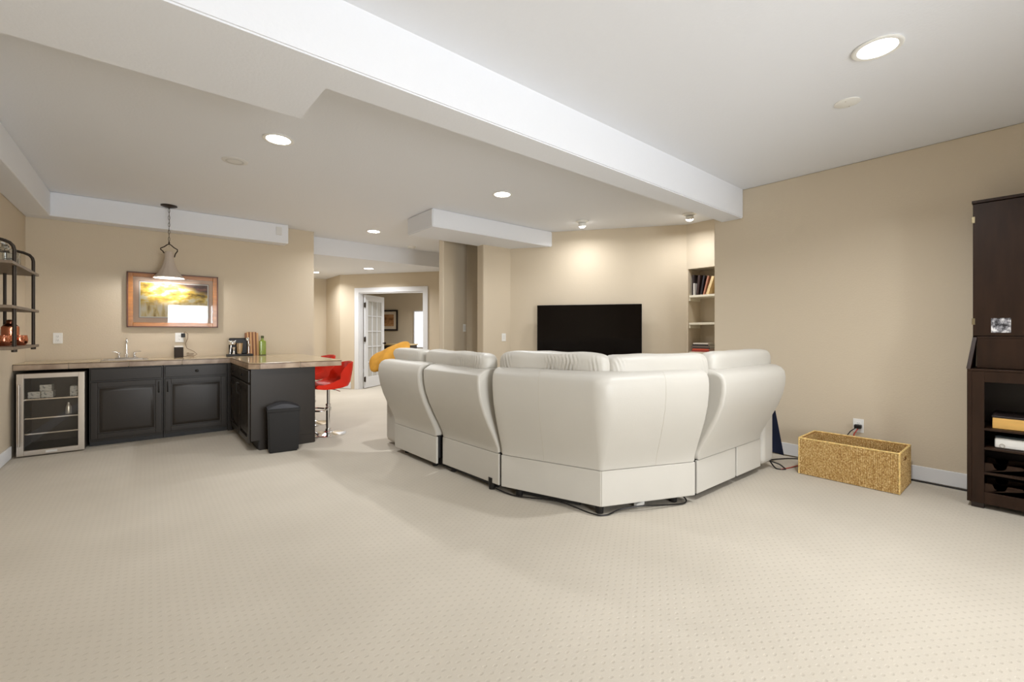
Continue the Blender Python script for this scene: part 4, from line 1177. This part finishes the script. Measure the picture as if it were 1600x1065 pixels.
# ---------------------------------------------------------------- dark hutch cabinet at the right
XF, XB = 4.375, 4.772; YL = .342; YR = -.55
hu = thing('hutch_cabinet', 'tall dark brown wooden hutch with wine rack standing against the wall', 'cabinet', (4.57, (YL + YR) / 2, 0))
def hb(name, x0, x1, y0, y1, z0, z1, bev=.002, m=WALNUT, parent=None):
    bm = new(); bx(bm, x0, x1, y0, y1, z0, z1, bev); return obj(name, bm, m, parent or hu, world=True)
ZL = .935
hb('side_panel', XF, XB, YL - .022, YL, .035, ZL); hb('side_panel', XF, XB, YR, YR + .022, .035, ZL)
hb('back_board', XB - .01, XB, YR + .022, YL - .022, .05, 2.10, m=ESPRESSO_IN)
hb('stile', XF, XF + .022, YL - .082, YL - .0225, .035, ZL); hb('stile', XF, XF + .022, YR + .0225, YR + .082, .035, ZL)
hb('rail', XF, XF + .022, YR + .082, YL - .082, .035, .115); hb('rail', XF, XF + .022, YR + .082, YL - .082, .862, ZL)
hb('counter_shelf', XF - .004, XB - .012, YR, YL, ZL, ZL + .014)
for z in (.548, .418, .250, .110): hb('shelf', XF + .004, XB - .012, YR + .0825, YL - .0825 + .055, z - .014, z, .001)
# bottle cradles of the wine rack
for z in (.250, .110):
    for xx in (XF + .014, XF + .22):
        bm = new(); y = YL - .083; pts = []
        top_z = z + .062
        pitch = .135; yy = y; pts.append((yy, z)); pts.append((yy, top_z))
        c = y - .07
        while c > YR + .13:
            pts.append((c + .035, top_z))
            for k in range(0, 9): a_ = PI * k / 8; pts.append((c + .030 * math.cos(a_), top_z - .012 - .026 * math.sin(a_)))
            pts.append((c - .035, top_z)); c -= pitch
        pts.append((YR + .083, top_z)); pts.append((YR + .083, z))
        F0 = [bm.verts.new((xx, p[0], p[1])) for p in pts]; F1 = [bm.verts.new((xx + .014, p[0], p[1])) for p in pts]
        bm.faces.new(F0); bm.faces.new(F1[::-1])
        for i in range(len(pts)): bm.faces.new((F0[i], F0[(i + 1) % len(pts)], F1[(i + 1) % len(pts)], F1[i]))
        bmesh.ops.triangulate(bm, faces=bm.faces[:])
        obj('bottle_cradle', bm, WALNUT, hu, world=True, smooth=False)
for y in (YL - .05, YR + .05):
    for x in (XF + .03, XB - .05): 
        bm = new(); bx(bm, x - .025, x + .025, y - .03, y + .03, .001, .035, .002); obj('foot', bm, ESPRESSO_IN, hu, world=True)
# upper hutch: set back, slanted cheeks below it
XU = XF + .075; YU = YL - .022; ZH = 2.118
for y0, y1, fl_ in ((YU - .020, YU, .026), (YR + .006, YR + .026, 0)):
    bm = new()
    pts = [(XF + .002, ZL + .014), (XB - .011, ZL + .014), (XB - .011, ZH - .02), (XU + .022, ZH - .02), (XU + .022, 1.175), (XU, 1.165)]
    F0 = [bm.verts.new((p[0], y0 + (fl_ if p[1] < 1 else 0), p[1])) for p in pts]; F1 = [bm.verts.new((p[0], y1 + (fl_ if p[1] < 1 else 0), p[1])) for p in pts]
    bm.faces.new(F0); bm.faces.new(F1[::-1])
    for i in range(len(pts)): bm.faces.new((F0[i], F0[(i + 1) % len(pts)], F1[(i + 1) % len(pts)], F1[i]))
    obj('cheek', bm, WALNUT, hu, world=True, smooth=False)
hb('top_board', XU - .006, XB, YR, YU + .004, ZH - .020, ZH)
hb('drop_panel', XU + .004, XU + .02, YR + .027, YU - .0205, ZL + .018, 1.158)
hb('ledge', XU + .002, XB - .012, YR + .027, YU - .0205, 1.158, 1.172)
YM = (YU + YR) / 2
d1 = hb('door', XU, XU + .020, YM + .002, YU - .001, 1.176, ZH - .024, .002)
d2 = hb('door', XU, XU + .020, YR + .007, YM - .002, 1.176, ZH - .024, .002)
for z in (1.985, 1.275):
    bm = new(); bx(bm, XU - .006, XU + .004, YU - .012, YU + .004, z - .022, z + .022, .001); obj('hinge', bm, mat('brass_hinge', s(150, 138, 110), .35, .9), d1, world=True)
bm = new(); bx(bm, XU - .002, XU - .0003, .142, .232, 1.198, 1.296)
single('photo_print', bm, mat_print('black_white_photo', [(.40, s(30, 30, 34)), (.5, s(150, 150, 156)), (.60, s(240, 240, 240))], (1, 9, 9)), 'small black and white photo stuck on the dark hutch door', 'photo')
bm = new(); bx(bm, -.15, .15, -.165, .165, 0, .072, .003)
t = thing('wooden_box', 'pale wooden box with dark lid on the upper open shelf of the hutch', 'box', (4.57, .06, .5495))
obj('box_body', bm, mat('pale_bamboo', s(226, 178, 98), .5, noise_scale=6, var=.08, stretch=(1, 1, 8)), t)
bm = new(); bx(bm, -.152, .152, -.168, .168, .0725, .086, .003); obj('lid', bm, mat('dark_box_lid', s(40, 30, 28), .4), t)
bm = new(); bx(bm, -.156, -.1522, -.10, -.06, .076, .083, .001); obj('clasp', bm, STEEL, t)
t = thing('ring_binder', 'white ring binder lying flat on the hutch shelf below the wooden box', 'binder', (4.565, .055, .4195))
bm = new(); bx(bm, -.148, .14, -.16, .16, 0, .068, .010, seg=3); bx(bm, -.15, -.146, -.155, .155, .02, .024); obj('cover', bm, WHITEPL, t)
bm = new(); bx(bm, -.14, .138, -.158, .158, .0685, .082, .004); obj('dark_folder', bm, mat('dark_teal_folder', s(30, 42, 48), .5), t)
bm = new()
tube(bm, [(-.150, .125 + .012 * math.cos(a), .018 + .012 * math.sin(a)) for a in [k * PI / 5 for k in range(10)]], .0015, 5, closed=True)
obj('ring_hole', bm, STEEL, t)

# ---------------------------------------------------------------- television
tvd = R(-53.4); tvdir = Vector((math.cos(tvd), math.sin(tvd)))
tv = thing('television', 'large black flat screen television on the wall behind the sofa', 'television', (4.855 , 4.165, .72), tvd)
TW = 1.475 / 2; TH = .875
bm = new(); bx(bm, -TW, TW, -.045, -.008, 0, TH, .006); obj('case', bm, BLACKPL, tv)
bm = new(); bx(bm, -TW + .008, TW - .008, -.0475, -.0455, .018, TH - .008); obj('screen', bm, TVBLACK, tv)
bm = new(); bx(bm, -.25, .25, -.008, .030, .25, .6); obj('wall_mount', bm, DARKGAP, tv)

# ---------------------------------------------------------------- books in the niche
def book(dy, dz, dx, y, z, tilt, colr, label, grp='books in the wall niche', flat=False, yaw=0, x=5.80):
    """upright: dy thickness, dz height; tilt leans the top towards -y"""
    t = thing('book', label, 'book', (x, y, z), yaw, group=grp)
    c_ = mat('book_cover_%s' % '_'.join(str(v) for v in colr), s(*colr), .5)
    bm1 = new(); bm2 = new()
    if flat:
        bx(bm1, 0, dx, -dy / 2, dy / 2, 0, .003); bx(bm1, 0, dx, -dy / 2, dy / 2, dz - .003, dz); bx(bm1, 0, .004, -dy / 2, dy / 2, .003, dz - .003)
        bx(bm2, .004, dx - .005, -dy / 2 + .004, dy / 2 - .004, .0031, dz - .0031)
    else:
        bx(bm1, 0, dx, 0, .003, 0, dz); bx(bm1, 0, dx, dy - .003, dy, 0, dz); bx(bm1, 0, .004, .003, dy - .003, 0, dz)
        bx(bm2, .004, dx - .004, .0031, dy - .0031, .004, dz - .004)
        Mt = Matrix.Rotation(tilt, 4, 'X')
        for b_ in (bm1, bm2): bmesh.ops.transform(b_, matrix=Mt, verts=b_.verts)
    obj('cover', bm1, c_, t); obj('pages', bm2, PAPER, t)
    return t


zs = 1.7085
book(.028, .285, .20, 3.078, zs, 0, (44, 34, 34), 'tall dark book upright at the start of the upper niche shelf')
book(.014, .165, .16, 3.060, zs, 0, (226, 222, 214), 'thin short white book in front of the dark ones in the niche', x=5.772)
book(.030, .275, .20, 3.020, zs + .001, R(6), (58, 40, 36), 'dark brown book leaning beside the tall dark one')
book(.022, .265, .19, 2.972, zs + .001, R(10), (38, 34, 40), 'black book leaning in the middle of the upper niche shelf')
book(.020, .255, .19, 2.932, zs + .001, R(14), (176, 120, 96), 'reddish tan book leaning before the cream book in the niche')
book(.034, .250, .19, 2.880, zs + .001, R(19), (226, 200, 150), 'thick cream book leaning at the end of the niche row')
book(.020, .150, .15, 2.780, zs + .001, R(24), (196, 164, 108), 'small ochre book leaning low at the end of the niche shelf')
zz = .9345
for dz, colr, dy, lab in ((.022, (150, 50, 40), .25, 'red book at the bottom of the flat stack in the niche'), (.020, (214, 92, 62), .23, 'orange book second from the bottom of the flat stack'),
                          (.016, (60, 44, 44), .24, 'dark book in the middle of the flat stack in the niche'), (.022, (120, 106, 96), .25, 'grey-brown book near the top of the flat stack'),
                          (.020, (40, 34, 36), .22, 'thin black book just under the topmost one of the flat stack'), (.018, (222, 214, 202), .21, 'pale topmost book of the flat stack in the niche')):
    book(dy, dz, .18, 2.975 + random.uniform(-.012, .012), zz, 0, colr, lab, grp='books stacked flat in the wall niche', flat=True, x=5.77); zz += dz + .0006
